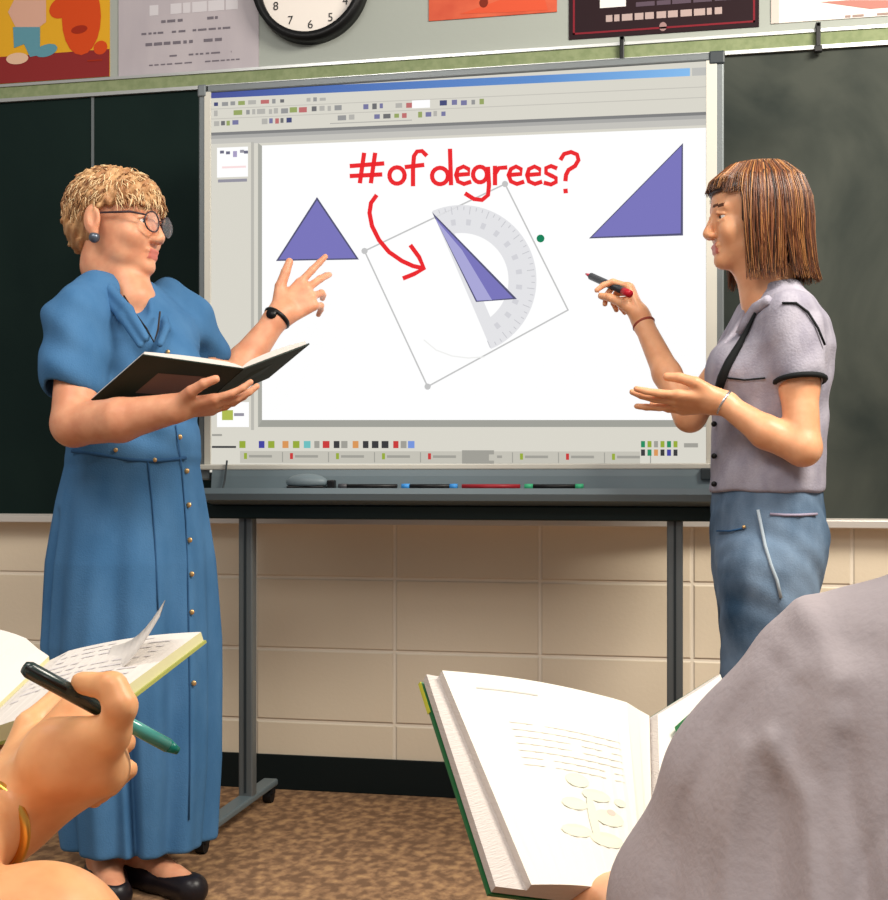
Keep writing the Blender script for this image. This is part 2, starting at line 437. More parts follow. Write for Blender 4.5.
def block_wall():
    m = bpy.data.materials.new('painted_block'); m.use_nodes = True; nt = m.node_tree; b = nt.nodes['Principled BSDF']
    b.inputs['Roughness'].default_value = .55; b.inputs['Specular IOR Level'].default_value = .25
    tc = nt.nodes.new('ShaderNodeTexCoord'); sp = nt.nodes.new('ShaderNodeSeparateXYZ'); nt.links.new(tc.outputs['Object'], sp.inputs[0])
    def mth(op, a, bb=None, c=None):
        q = nt.nodes.new('ShaderNodeMath'); q.operation = op
        for i, vv in enumerate((a, bb, c)):
            if vv is None: continue
            if isinstance(vv, (int, float)): q.inputs[i].default_value = vv
            else: nt.links.new(vv, q.inputs[i])
        return q.outputs[0]
    def dist(s, per, off):   # distance to the nearest joint line
        fr = mth('FRACT', mth('DIVIDE', mth('SUBTRACT', s, off - per / 2 - 40 * per), per))
        return mth('MULTIPLY', mth('ABSOLUTE', mth('SUBTRACT', fr, .5)), per)
    dx = dist(sp.outputs[0], .406, JX); dz = dist(sp.outputs[2], .203, .397)
    d = mth('MINIMUM', dx, dz)
    mr = nt.nodes.new('ShaderNodeMapRange'); mr.interpolation_type = 'SMOOTHSTEP'
    mr.inputs['From Min'].default_value = .0022; mr.inputs['From Max'].default_value = .0075
    nt.links.new(d, mr.inputs['Value'])
    n = nt.nodes.new('ShaderNodeTexNoise'); n.inputs['Scale'].default_value = 90; n.inputs['Detail'].default_value = 4; nt.links.new(tc.outputs['Object'], n.inputs[0])
    n2 = nt.nodes.new('ShaderNodeTexNoise'); n2.inputs['Scale'].default_value = 3; nt.links.new(tc.outputs['Object'], n2.inputs[0])
    mc = nt.nodes.new('ShaderNodeMix'); mc.data_type = 'RGBA'
    mc.inputs['A'].default_value = lin((238, 224, 200)); mc.inputs['B'].default_value = lin((230, 214, 188))
    nt.links.new(n2.outputs[0], mc.inputs['Factor'])
    mj = nt.nodes.new('ShaderNodeMix'); mj.data_type = 'RGBA'; mj.inputs['A'].default_value = lin((246, 234, 214))
    nt.links.new(mc.outputs['Result'], mj.inputs['B']); nt.links.new(mr.outputs[0], mj.inputs['Factor'])
    nt.links.new(mj.outputs['Result'], b.inputs['Base Color'])
    h = mth('MULTIPLY_ADD', n.outputs[0], .15, mr.outputs[0])
    bp = nt.nodes.new('ShaderNodeBump'); bp.inputs['Strength'].default_value = .8; bp.inputs['Distance'].default_value = .004
    nt.links.new(h, bp.inputs['Height']); nt.links.new(bp.outputs[0], b.inputs['Normal'])
    return m
wp = mat('wall_paint_grey', (158, 163, 156), .8, spec=.1, bump=(60, .05))
b = MB().box((XL, 0, 0), (XR, .12, 2.0), 0).box((XL, 0, 2.0), (XR, .12, 2.9), 1)
stuctx('wall_back', b, [block_wall(), wp])
stuctx('baseboard_back', MB().box((XL, -.008, 0), (XR, 0, .098), bev=.002), mat('cove_base', (16, 26, 27), .5, spec=.2))

# ------------------------------------------------------------------ chalkboard
chk = empty('chalkboard', 'long dark green wall chalkboard behind the electronic whiteboard', 'chalkboard', (0, 0, .77))
def slate(name, c, blotch):
    m = bpy.data.materials.new(name); m.use_nodes = True; nt = m.node_tree; bb = nt.nodes['Principled BSDF']
    bb.inputs['Roughness'].default_value = .75; bb.inputs['Specular IOR Level'].default_value = .12
    tc = nt.nodes.new('ShaderNodeTexCoord'); mp = nt.nodes.new('ShaderNodeMapping'); mp.inputs['Scale'].default_value = (2.2, 1, 1.4)
    nt.links.new(tc.outputs['Object'], mp.inputs[0])
    n = nt.nodes.new('ShaderNodeTexNoise'); n.inputs['Scale'].default_value = 1.6; n.inputs['Detail'].default_value = 5; n.inputs['Distortion'].default_value = .6
    nt.links.new(mp.outputs[0], n.inputs[0])
    r = nt.nodes.new('ShaderNodeValToRGB'); r.color_ramp.elements[0].position = .38; r.color_ramp.elements[1].position = .62
    r.color_ramp.elements[0].color = lin(c); r.color_ramp.elements[1].color = lin(blotch)
    nt.links.new(n.outputs[0], r.inputs[0]); nt.links.new(r.outputs[0], bb.inputs['Base Color'])
    return m
sx = W(93, 200, -.02)[0]; sx2 = sx + 1.22
g1 = slate('slate_green', (14, 30, 28), (18, 34, 31)); g2 = slate('slate_green_dust_sheen', (44, 50, 47), (68, 72, 66))  # chalk smears plus a glossy room reflection painted into the paler panel's colour
MB().box((XL, -.02, .776), (sx - .003, 0, 1.99)).build('board_panel', g1, chk)
MB().box((sx + .003, -.02, .776), (sx2 - .003, 0, 1.99)).build('board_panel', g1, chk)
MB().box((sx2 + .003, -.02, .776), (XR, 0, 1.99)).build('board_panel', g2, chk, label='grey-green panel with chalk dust and painted reflection haze')
for x in (sx, sx2): MB().box((x - .004, -.023, .776), (x + .004, 0, 1.99)).build('seam_strip', M['grey_metal'], chk)
green_cork = mat('cork_green', (122, 134, 98), .85, spec=.1, noise=((136, 146, 110), 60, 3, (1, 1, 1)))
tr = MB().box((XL, -.03, 2.032), (XR, 0, 2.04), 1).box((XL, -.026, 1.998), (XR, 0, 2.032), 0).box((XL, -.03, 1.988), (XR, 0, 1.998), 1)
tr.build('map_rail', [green_cork, M['aluminium']], chk)
tray = MB().box((XL, -.055, .752), (XR, 0, .760), 0).box((XL, -.058, .752), (XR, -.048, .772), 0, .002).box((XL, -.024, .760), (XR, 0, .776), 0)
tray.build('chalk_tray', mat('tray_metal', (214, 208, 200), .4, .4), chk)
for i, (px, py) in enumerate(((818, 44), (622, 53))):
    p = W(px, py, -.035); b = MB()
    b.box((p[0] - .006, -.044, 1.982), (p[0] + .006, -.030, 2.052), bev=.002).box((p[0] - .010, -.046, 1.976), (p[0] + .010, -.030, 1.992), bev=.002)
    b.box((p[0] - .006, -.044, 2.042), (p[0] + .006, 0.0, 2.052))
    b.build('map_hook', M['black'], label=('black map hook on the rail above the right end of the chalkboard', 'small black map hook on the rail above the whiteboard')[i], cat='hook', group='map hooks on the chalkboard rail')

# ------------------------------------------------------------------ posters and clock above
def paper_sheet(name, p0, p1, body, label, cat, art=None, mats=None, th=.003):
    "p0 / p1 = (x, z) on the wall"
    t = empty(name, label, cat, (p0[0], -.001, p0[1]))
    MB().box((p0[0], -th, p0[1]), (p1[0], 0, p1[1])).build('sheet', body, t)
    if art:
        b = MB(); art(b); b.build('printing', mats, t)
    return t
def wx(px, py=20): q = W(px, py, 0); return q[0]
def wz(px, py): return W(px, py, 0)[2]
def ellp(cx, cz, a, b, y, n=20, rot=0):
    o = []
    for i in range(n):
        t = 2 * math.pi * i / n; x = a * math.cos(t); z = b * math.sin(t)
        o.append((cx + x * math.cos(rot) - z * math.sin(rot), y, cz + x * math.sin(rot) + z * math.cos(rot)))
    return o[::-1]
def rectp(x0, z0, x1, z1, y): return [(x0, y, z0), (x1, y, z0), (x1, y, z1), (x0, y, z1)]
# yellow poster with plain rounded shapes
ax0, ax1, az0, az1 = wx(-30), wx(110), wz(60, 80), 2.62
def art_y(b):
    y = -.0035
    b.poly(rectp(ax0, az0, ax1, wz(60, 53), y), 1)
    pts = [(14, 0), (46, 0), (46, 22), (38, 28), (16, 28), (8, 12)]
    b.poly([W(x, yy, y - .0003) for x, yy in pts][::-1], 2)
    b.poly([W(x, yy, y - .0006) for x, yy in [(13, 27), (40, 27), (40, 55), (30, 57), (24, 44), (14, 48)]][::-1], 3)
    b.poly(ellp(wx(47), wz(47, 51), .036, .018, y - .0009, rot=.2), 3)
    b.poly(ellp(wx(18), wz(18, 59), .036, .017, y - .0009), 4)
    b.poly(ellp(wx(82), wz(82, 18), .062, .110, y - .0005), 5)
    b.poly(ellp(wx(62), wz(62, 8), .04, .03, y - .0003, rot=.4), 5)
    b.poly(ellp(wx(101), wz(101, 48), .022, .02, y - .0003, rot=.4), 5)
    b.poly(ellp(wx(80), wz(80, 30), .026, .012, y - .0009, rot=.1), 6)
    b.poly(rectp(wx(88), wz(90, 62), wx(103), wz(90, 60.5), y - .0009), 6)
flat = lambda n, c: mat(n, c, .7, spec=.1)
paper_sheet('poster', (ax0, az0), (ax1, az1), flat('poster_yellow', (214, 160, 40)), 'yellow and maroon poster with an orange rounded shape', 'poster', art_y,
    [flat('py', (214, 160, 40)), flat('pm', (132, 44, 44)), flat('pp', (205, 160, 140)), flat('pb', (92, 142, 156)), flat('pk', (214, 178, 150)), flat('po', (200, 72, 30)), flat('pd', (150, 44, 26))])
# grey typed sheet
def greek(b, x0, x1, z, h, y, m, dens=.8, w0=.008, w1=.03):
    x = x0
    while x < x1:
        w = random.uniform(w0, w1)
        if random.random() < dens: b.poly(rectp(x, z - h / 2, min(x + w, x1), z + h / 2, y), m)
        x += w + random.uniform(.004, .008)
gx0, gx1, gz0 = wx(119), wx(259), wz(190, 74)
def art_g(b):
    for (py, x0, x1, h) in ((31, 142, 232, .006), (42, 146, 232, .009), (55, 170, 232, .005), (63, 142, 240, .004)):
        greek(b, wx(x0), wx(x1), wz(190, py), h, -.0036, 0, .75)
    greek(b, wx(150), wx(240), wz(190, 8), .03, -.0036, 1, .8, .02, .05)
    greek(b, wx(150), wx(240), wz(190, 20), .008, -.0036, 0, .6)
paper_sheet('notice_sheet', (gx0, gz0), (gx1, 2.5), mat('sheet_grey', (168, 160, 166), .5, noise=((180, 172, 176), 8, 3, (1, 1, .3))), 'grey typed notice sheet between the yellow poster and the wall clock', 'notice', art_g, [flat('gi', (110, 104, 112)), flat('gi2', (200, 196, 200))])
# red poster
rx0, rx1, rz0 = wx(429), wx(557), wz(490, 17)
def art_r(b):
    b.poly([W(x, y_, -.0036) for x, y_ in ((460, 14), (500, 0), (545, 0), (548, 10), (510, 12))][::-1], 0)
    b.poly(ellp(wx(484), wz(484, 3), .012, .014, -.0039), 1)
paper_sheet('poster', (rx0, rz0), (rx1, 2.45), mat('poster_red', (186, 70, 44), .6, noise=((204, 92, 60), 10, 3, (1, 1, 1))), 'plain red and orange poster right of the wall clock', 'poster', art_r, [flat('rr', (206, 84, 56)), flat('rd', (120, 44, 30))])
# black poster
bx0, bx1, bz0 = wx(569), wx(759), wz(664, 33.5)
def art_b(b):
    y = -.0036; z0 = bz0 + .012
    b.poly(rectp(wx(573), z0, wx(755), z0 + .005, y), 0)
    for a, c in ((573, 575), (753, 755)): b.poly(rectp(wx(a), z0, wx(c), 2.4, y), 0)
    greek(b, wx(606), wx(722), wz(664, 15), .018, y, 1, .95, .01, .03)
    b.poly(rectp(wx(600), wz(664, 4), wx(626), wz(664, -20), y), 2)
    greek(b, wx(636), wx(740), wz(664, 3), .012, y, 3, .9, .02, .05)
    b.poly(ellp(wx(663), wz(663, 27), .010, .012, y), 4)
paper_sheet('poster', (bx0, bz0), (bx1, 2.45), flat('poster_black', (40, 26, 30)), 'black poster with a maroon border and a line of pale writing', 'poster', art_b, [flat('bm', (120, 34, 44)), flat('bt', (170, 150, 146)), flat('bw', (220, 216, 214)), flat('bs', (84, 70, 82)), flat('bq', (150, 120, 118))])
wx0, wz0_ = wx(771), wz(830, 20)
def art_w(b):
    b.poly([W(x, y_, -.0036) for x, y_ in ((820, 2), (850, 0), (888, 0), (910, 6), (870, 9))][::-1], 0)
    greek(b, wx(845), wx(905), wz(860, 16), .006, -.0039, 1, .9)
    b.poly(rectp(wx0, wz0_, wx0 + .02, 2.45, -.0038), 2)
paper_sheet('poster', (wx0, wz0_), (XR - 1.0, 2.45), flat('poster_white', (226, 218, 212)), 'white poster at the right end of the wall above the map rail', 'poster', art_w, [flat('wr', (176, 120, 110)), flat('wg', (150, 130, 122)), flat('ws', (196, 184, 176))])
# clock
cl_l, cl_r = wx(256), wx(370); R = (cl_r - cl_l) / 2; ccx = (cl_l + cl_r) / 2; ccz = wz(313, 45) + R
clk = empty('wall_clock', 'round white wall clock with black rim and numbers', 'clock', (ccx, 0, ccz))
def ring(b, cx, cz, r0, r1, y0, y1, n=64, m=0):
    V = []; F_ = []
    for i in range(n):
        t = 2 * math.pi * i / n; c, s_ = math.cos(t), math.sin(t)
        for (r, y) in ((r0, y0), (r1, y0), (r1 * .985, y1), (r0, y1)): V.append((cx + r * c, y, cz + r * s_))
    for i in range(n):
        j = (i + 1) % n
        for k in range(4): F_.append((i * 4 + k, i * 4 + (k + 1) % 4, j * 4 + (k + 1) % 4, j * 4 + k))
    b.add(V, F_, m)
b = MB(); ring(b, ccx, ccz, R * .86, R, 0, -.045); b.build('rim', M['black'], clk, True)
b = MB(); b.prism(ellp(ccx, ccz, R * .88, R * .88, -.001, 64), (0, -.018, 0)); b.build('dial', flat('dial', (232, 224, 216)), clk)
for i in range(1, 13):
    a = math.pi / 2 - 2 * math.pi * i / 12
    cu = bpy.data.curves.new('clock_number', 'FONT'); cu.body = str(i); cu.size = R * .2; cu.align_x = 'CENTER'; cu.align_y = 'CENTER'
    to = bpy.data.objects.new('clock_number', cu); COL.objects.link(to); bpy.context.view_layer.update()
    me = bpy.data.meshes.new_from_object(to); COL.objects.unlink(to); bpy.data.objects.remove(to)
    me.materials.clear(); me.materials.append(M['black'])
    o = bpy.data.objects.new('number', me); o.parent = clk; o.rotation_euler = (math.pi / 2, 0, 0)
    o.location = (R * .7 * math.cos(a), -.0205, R * .7 * math.sin(a)); COL.objects.link(o)
for nm, a, L, w in (('hour_hand', 2.4, .45, .008), ('minute_hand', .9, .62, .006)):
    d = np.array([math.cos(a), 0, math.sin(a)]); q = np.array([-d[2], 0, d[0]]); c = np.array([ccx, -.022, ccz])
    MB().prism([c - q * w - d * .02, c + q * w - d * .02, c + q * w * .5 + d * R * L, c - q * w * .5 + d * R * L], (0, -.0015, 0)).build(nm, M['black'], clk)

# ------------------------------------------------------------------ interactive whiteboard
YB = -.33
xl, xr = W(199, 300, YB)[0], W(724, 300, YB)[0]
zt = 1.896; zb = .905
wb = empty('interactive_whiteboard', 'large electronic whiteboard on a grey rolling stand showing purple triangles', 'whiteboard', ((xl + xr) / 2, YB, 0))
fm = MB()
fw = .030
fm.box((xl, YB - .004, zb - .03), (xl + fw, YB + .05, zt), 0, .004).box((xr - fw - .008, YB - .004, zb - .03), (xr, YB + .05, zt), 0, .004)
fm.box((xl, YB - .004, zt - .020), (xr, YB + .05, zt), 0, .004)
fm.box((xl + fw * .55, YB - .006, zb), (xl + fw + .004, YB, zt - .018), 1, .001).box((xr - fw - .012, YB - .006, zb), (xr - fw * .55, YB, zt - .02), 1, .001)
fm.box((xl - .002, YB - .008, zt - .03), (xl + .022, YB, zt + .002), 0, .004).box((xr - .035, YB - .008, zt - .03), (xr + .002, YB, zt + .002), 2, .004)
fm.build('frame', [M['grey_metal'], M['light_plastic'], M['dark_plastic']], wb)
MB().box((xl + .01, YB + .004, zb - .02), (xr - .01, YB + .045, zt - .01)).build('back_panel', M['dark_plastic'], wb)
# the lit picture
E = {}
def em(n, c):
    if n not in E: E[n] = emit('lit_' + n, c)
    return E[n]
S0 = YB + .0
def sp_(x, y, k=1): return W(x, y, S0 - .0005 * k)
sc_ = MB().box((xl + .02, S0 - .0002, zb - .01), (xr - .03, S0 + .004, zt - .012))
scr = sc_.build('screen', em('ui', (217, 214, 203)), wb)
def layer(name, polys, mats, k):
    b = MB()
    for i, (pts, m) in enumerate(polys): b.poly([sp_(x, y, k + .015 * i) for x, y in pts][::-1], m)
    return b.build(name, mats, scr)
# perspective of the picture: rows of the page run along the wall
def row(z_at_left): pass
def yy(x, yl):      # y pixel at x of the horizontal world line that passes (262, yl)
    return yl + (x - 262) * .000136 * (yl - 440)
def rr(x0, y0, x1, y1): # world-aligned rectangle given by its left-edge rows (as seen at x=262)
    return [(x0, yy(x0, y0)), (x0, yy(x0, y1)), (x1, yy(x1, y1)), (x1, yy(x1, y0))]
# title bar: blue fading along its length, as the window drew it
tb = bpy.data.materials.new('lit_title'); tb.use_nodes = True; nt = tb.node_tree; pb = nt.nodes['Principled BSDF']
pb.inputs['Base Color'].default_value = (0, 0, 0, 1); pb.inputs['Emission Strength'].default_value = 1
tc = nt.nodes.new('ShaderNodeTexCoord'); sx_ = nt.nodes.new('ShaderNodeSeparateXYZ'); cr = nt.nodes.new('ShaderNodeValToRGB')
nt.links.new(tc.outputs['Generated'], sx_.inputs[0]); nt.links.new(sx_.outputs[0], cr.inputs[0]); nt.links.new(cr.outputs[0], pb.inputs['Emission Color'])
cr.color_ramp.elements[0].color = lin((44, 58, 140)); cr.color_ramp.elements[1].color = lin((110, 175, 230))
x = cr.color_ramp.elements.new(.3); x.color = lin((30, 92, 172)); x = cr.color_ramp.elements.new(.7); x.color = lin((60, 125, 196))
layer('title_bar', [(rr(211, 88.5, 690, 96), 0)], [tb], 1)
layer('title_button', [(rr(692, 88.5, 712, 96), 0)], [em('btn', (190, 190, 186))], 1)
# toolbars
cols = ['tg1', 'tg2', 'tg3', 'tg4', 'tg5', 'tg6', 'tg7', 'tg8', 'tw']
cv = [(150, 150, 150), (110, 110, 112), (180, 178, 172), (70, 76, 120), (190, 110, 110), (150, 165, 100), (196, 193, 184), (120, 120, 160), (255, 255, 255)]
tm = [em(a, c) for a, c in zip(cols, cv)]
L_ = []
for (y0, y1, x0, x1, dn) in ((100, 104, 214, 330, .85), (109, 114, 214, 480, .8), (119, 124, 214, 290, .8), (119, 124, 330, 448, .5)):
    x = x0
    while x < x1:
        w = random.uniform(3, 9)
        if random.random() < dn: L_.append((rr(x, y0 + random.uniform(-.6, .6), x + w, y1 + random.uniform(-.6, .4)), random.choice([0, 0, 1, 2, 2, 3, 4, 5, 7])))
        x += w + random.uniform(1.5, 5)
L_.append((rr(412, 107, 430, 115), 8)); L_.append((rr(330, 126, 412, 127), 2))
for q in (106.5, 116.4): L_.append((rr(211, q, 712, q + .8), 6))
layer('toolbar', L_, tm, 1)
layer('ruler_bar', [(rr(211, 130.5, 712, 133.5), 0), (rr(211, 133.5, 712, 137), 1), (rr(211, 137, 252, 142), 2), (rr(252, 137, 712, 143), 2)], [em('rb1', (128, 128, 128)), em('rb2', (172, 171, 168)), em('rb3', (196, 194, 188))], 1)
layer('page', [([(262, yy(262, 145.5)), (262, 422), (707, 422), (707, yy(707, 145.5))], 0)], [em('white', (255, 255, 255))], 1)
layer('page_border', [([(258, 143), (258, 427), (262, 422), (262, 146)], 0), ([(262, 420), (258, 427), (710, 427), (707, 420)], 1), ([(251, 142), (251, 430), (254, 430), (254, 142)], 2)],
      [em('pb1', (170, 170, 162)), em('pb2', (160, 160, 152)), em('pb3', (186, 184, 176))], 2)
# thumbnails in the side panel
th = [(rr(217, 146, 248, 176), 0), (rr(218, 178, 247, 181), 1)]
th += [(rr(a, 149 + q, a + 4, 152 + q), 1 + (a % 3)) for a, q in ((220, 0), (226, 1), (233, 4), (240, 0), (233, 1), (244, 1))] + [(rr(222, 165, 246, 167), 4)]
th += [(rr(217, 402, 249, 427), 0), (rr(222, 410, 233, 420), 5), (rr(234, 413, 244, 416), 1)]
TM = [em('white', 0), em('t1', (150, 148, 160)), em('t2', (110, 110, 130)), em('t3', (170, 160, 196)), em('t4', (250, 222, 222)), em('t5', (176, 188, 84))]
layer('page_thumbnail', th[:-3], TM, 1); layer('page_thumbnail', th[-3:], TM, 1)
# bottom rows
L_ = []
ic = ['i1', 'i2', 'i3', 'i4', 'i5', 'i6', 'i7', 'i8']; icv = [(70, 70, 160), (200, 60, 60), (60, 60, 62), (150, 170, 60), (110, 190, 190), (216, 150, 90), (120, 150, 220), (160, 158, 150)]
im = [em(a, c) for a, c in zip(ic, icv)] + [em('i9', (196, 193, 182)), em('i10', (40, 140, 96))]
for xi, cc in ((243, 3), (262, 0), (272, 3), (286, 5), (297, 3), (308, 4), (317, 7), (327, 1), (337, 2), (345, 7), (356, 5), (366, 2), (376, 2), (386, 2), (396, 1), (404, 7), (412, 6)):
    L_.append((rr(xi - 2.5 - random.random() * 2, 441, xi + 2.5, 448), cc))
L_.append((rr(240, 451, 640, 463), 8)); L_.append((rr(212, 434, 222, 436), 7)); L_.append((rr(212, 446, 236, 448), 2))
for xi in range(244, 630, 46):
    L_.append((rr(xi, 453, xi + 3, 459), 3 if (xi // 46) % 3 else 1)); L_.append((rr(xi + 5, 455, xi + 28, 457.5), 7)); L_.append((rr(xi + 38, 452, xi + 39, 462), 7))
for k_ in range(12):
    L_.append((rr(641 + (k_ % 6) * 6.5, 441 + (k_ // 6) * 8, 645 + (k_ % 6) * 6.5, 447 + (k_ // 6) * 8), [9, 3, 7, 3, 9, 3, 2, 9, 5, 2, 0, 2][k_]))
L_.append((rr(684, 443, 698, 447), 7)); L_.append((rr(462, 450, 494, 463), 7)); L_.append((rr(489, 454, 497, 460), 8))
layer('task_bar', L_, im, 1)
# drawn shapes
def outline_tri(name, pts, lab=None):
    b = MB(); cx = sum(p[0] for p in pts) / 3; cy = sum(p[1] for p in pts) / 3
    b.poly([sp_(x, y, 2) for x, y in pts], 0)
    ins = []
    for x, y in pts:
        d = math.hypot(x - cx, y - cy); ins.append((x - (x - cx) / d * 3.2, y - (y - cy) / d * 3.2))
    b.poly([sp_(x, y, 3) for x, y in ins], 1)
    return b.build(name, [em('tri_edge', (84, 84, 116)), em('tri', (122, 118, 188))], scr)
outline_tri('drawn_triangle', [(317, 197), (276, 261), (359, 259.5)])
outline_tri('drawn_triangle', [(683, 143), (589, 238.5), (683, 235.5)])
# protractor
pc = (461.5, 280.0); a0 = math.atan2(348 - 212, 490 - 432); Ro = 75.0; Ri = 47.0
def pol(r, t, c=pc): return (c[0] + r * math.cos(t), c[1] + r * math.sin(t))
b = MB(); n = 40
def tt(i): return a0 - math.pi * i / n
for i in range(n):
    b.poly([sp_(*pol(Ri, tt(i)), 2), sp_(*pol(Ro, tt(i)), 2), sp_(*pol(Ro, tt(i + 1)), 2), sp_(*pol(Ri, tt(i + 1)), 2)], 0)
nx, ny = math.cos(a0 - math.pi / 2), math.sin(a0 - math.pi / 2)
e0, e1 = pol(Ri + 1, a0), pol(Ri + 1, a0 + math.pi)
b.poly([sp_(e0[0], e0[1], 2), sp_(e0[0] + nx * 12, e0[1] + ny * 12, 2), sp_(e1[0] + nx * 12, e1[1] + ny * 12, 2), sp_(e1[0], e1[1], 2)], 0)
for i in range(0, 37):
    t = a0 - math.pi * i / 36; r0, r1, w = (Ro - (9 if i % 3 == 0 else 5)), Ro - 1.5, .006
    b.poly([sp_(*pol(r0, t - w), 3), sp_(*pol(r1, t - w), 3), sp_(*pol(r1, t + w), 3), sp_(*pol(r0, t + w), 3)], 1)
    if i % 3 == 0 and 0 < i < 36:
        b.poly([sp_(*pol(Ro - 20, t - .04), 3), sp_(*pol(Ro - 14, t - .04), 3), sp_(*pol(Ro - 14, t + .04), 3), sp_(*pol(Ro - 20, t + .04), 3)], 2)
b.build('protractor_drawing', [em('pr', (228, 228, 231)), em('pr2', (200, 200, 205)), em('pr3', (211, 211, 216))], scr)
b = MB()
b.poly([sp_(432, 212, 4), sp_(476, 302, 4), sp_(517, 299, 4)], 0)
b.poly([sp_(435, 217, 5), sp_(477, 301, 5), sp_(513, 298, 5)], 1)
b.poly([sp_(435.5, 219, 6), sp_(477, 300.5, 6), sp_(492, 300, 6), sp_(462, 250, 6)], 2)
b.build('drawn_triangle', [em('tri_edge', 0), em('tri', 0), em('tri_l', (170, 168, 216))], scr)
def ribbon(b, pts, w, k, m=0):
    P_ = [np.array(p, float) for p in pts]; A = []; B = []
    for i, p in enumerate(P_):
        t = unit(P_[min(i + 1, len(P_) - 1)] - P_[max(i - 1, 0)]); nn = np.array([-t[1], t[0]]) * w / 2
        if i == 0: p = p - t * w * .3
        if i == len(P_) - 1: p = p + t * w * .3
        A.append(p + nn); B.append(p - nn)
    for i in range(len(P_) - 1):
        b.poly([sp_(*A[i], k), sp_(*A[i + 1], k), sp_(*B[i + 1], k), sp_(*B[i], k)], m)
b = MB()
cn = [(364.5, 251), (427.6, 386.6), (568, 310), (505, 184)]
for i in range(4):
    ribbon(b, [cn[i], cn[(i + 1) % 4]], 1.5, 2)
for c_ in (cn[0], cn[1], cn[3]):
    b.poly([sp_(c_[0] + 3.2 * math.cos(t), c_[1] + 3.2 * math.sin(t), 3) for t in np.linspace(0, 6.0, 10)], 0)
b.poly([sp_(540.5 + 4 * math.cos(t), 238.5 + 4 * math.sin(t), 3) for t in np.linspace(0, 6.0, 12)], 1)
arc = [(424, 340), (436, 350), (452, 356), (468, 358), (484, 357)]
ribbon(b, arc, 1.2, 2, 2)
b.build('selection_box', [em('sel', (196, 196, 196)), em('selg', (20, 130, 90)), em('sel2', (240, 240, 238))], scr)
red = em('red', (236, 40, 46))
def oval(cx, cy, a, c, t0=0, t1=6.5, n=18): return [(cx + a * math.cos(t0 + (t1 - t0) * i / n), cy + c * math.sin(t0 + (t1 - t0) * i / n)) for i in range(n + 1)]
letters = {
 'hash': [[(351, 166), (383, 163.5)], [(351, 176), (381, 174.5)], [(364, 154), (360, 182)], [(375, 154), (371, 182)]],
 'o': [oval(397, 175.5, 7.6, 8.2)],
 'f': [[(426, 155), (422, 151), (417, 151.5), (414, 156), (413, 168), (413, 185)], [(406, 167), (423, 165)]],
 'd': [oval(440, 176, 8, 8.2), [(450, 150), (451, 184)]],
 'e': [[(456, 175), (469, 174), (468.5, 169), (463.5, 166.5), (458, 169), (456, 175), (458, 181.5), (464, 184), (470, 182)]],
 'g': [oval(480, 174.5, 7, 7.8), [(488, 168), (489, 185), (488, 195), (482, 200), (474, 199), (466, 194)]],
 'r': [[(495, 167), (495, 184)], [(495, 174), (499, 168), (506, 167.5)]],
 'e2': [[(509, 175), (521, 174), (521, 169), (516, 166.5), (511, 169), (508.5, 175), (511, 181.5), (517, 184), (523, 182)]],
 'e3': [[(527, 175), (540, 174), (539.5, 169), (534.5, 166.5), (529, 169), (527, 175), (529, 181.5), (535, 184), (541, 182)]],
 's': [[(556, 168), (551, 166), (546, 168), (546, 173), (551, 175.5), (556, 178), (556, 182), (551, 184.5), (545, 183)]],
 'q': [[(561, 159), (564, 154), (571, 152), (577, 154.5), (578.5, 160), (575, 166), (568.5, 170), (566, 175), (565.5, 180)], [(565.5, 190), (565.7, 192)]]}
b = MB()
for sset in letters.values():
    for s_ in sset: ribbon(b, s_, 4.4, 7)
b.build('handwriting', red, scr)
b = MB(); ribbon(b, [(376, 196), (371, 203), (369.5, 213), (372, 226), (379, 240), (389, 252), (402, 261), (413, 266), (422, 268)], 4.4, 8)
ribbon(b, [(404, 278), (414, 274), (424, 268.5), (419, 257), (411, 246)], 4.4, 9); b.build('handwritten_arrow', red, scr)

# tray under the screen
zt0 = .813; yt = YB - .085
tb_ = MB()
prof = [(YB + .05, zb + .004), (YB - .012, zb + .004), (YB - .018, zb - .020), (YB - .022, zb - .052), (yt + .014, zb - .053), (yt, zb - .050), (yt - .004, zb - .064), (yt + .004, zt0 + .012), (YB + .0, zt0 - .004), (YB + .05, zt0)]
pts0 = [(xl + .042, y, z) for y, z in prof]; tb_.prism(pts0, (xr - xl - .05, 0, 0)); tb_.build('pen_tray', M['grey_plastic'], wb)
b = MB(); b.box((xl, YB - .016, zb - .004), (xr, YB + .0, zb + .010), bev=.003); b.build('lower_bezel', M['light_plastic'], wb)
b = MB(); b.box((xr - .055, YB - .028, zb - .03), (xr + .003, YB, zb - .002), bev=.003); b.build('sensor_cap', M['dark_plastic'], wb)
p = W(227, 480, YB - .02); b = MB(); b.tube([(p[0], YB - .02, zb + .02), (p[0] - .002, YB - .03, zb - .03), (p[0] - .004, YB - .05, zb - .07)], .0025); b.build('cable', M['dark_plastic'], wb)
MB().box((xl + .01, YB - .02, .776), (xr - .01, YB + .04, zt0 - .002), bev=.004).build('crossbar', mat('dark_green_metal', (24, 40, 40), .5, .2), wb)
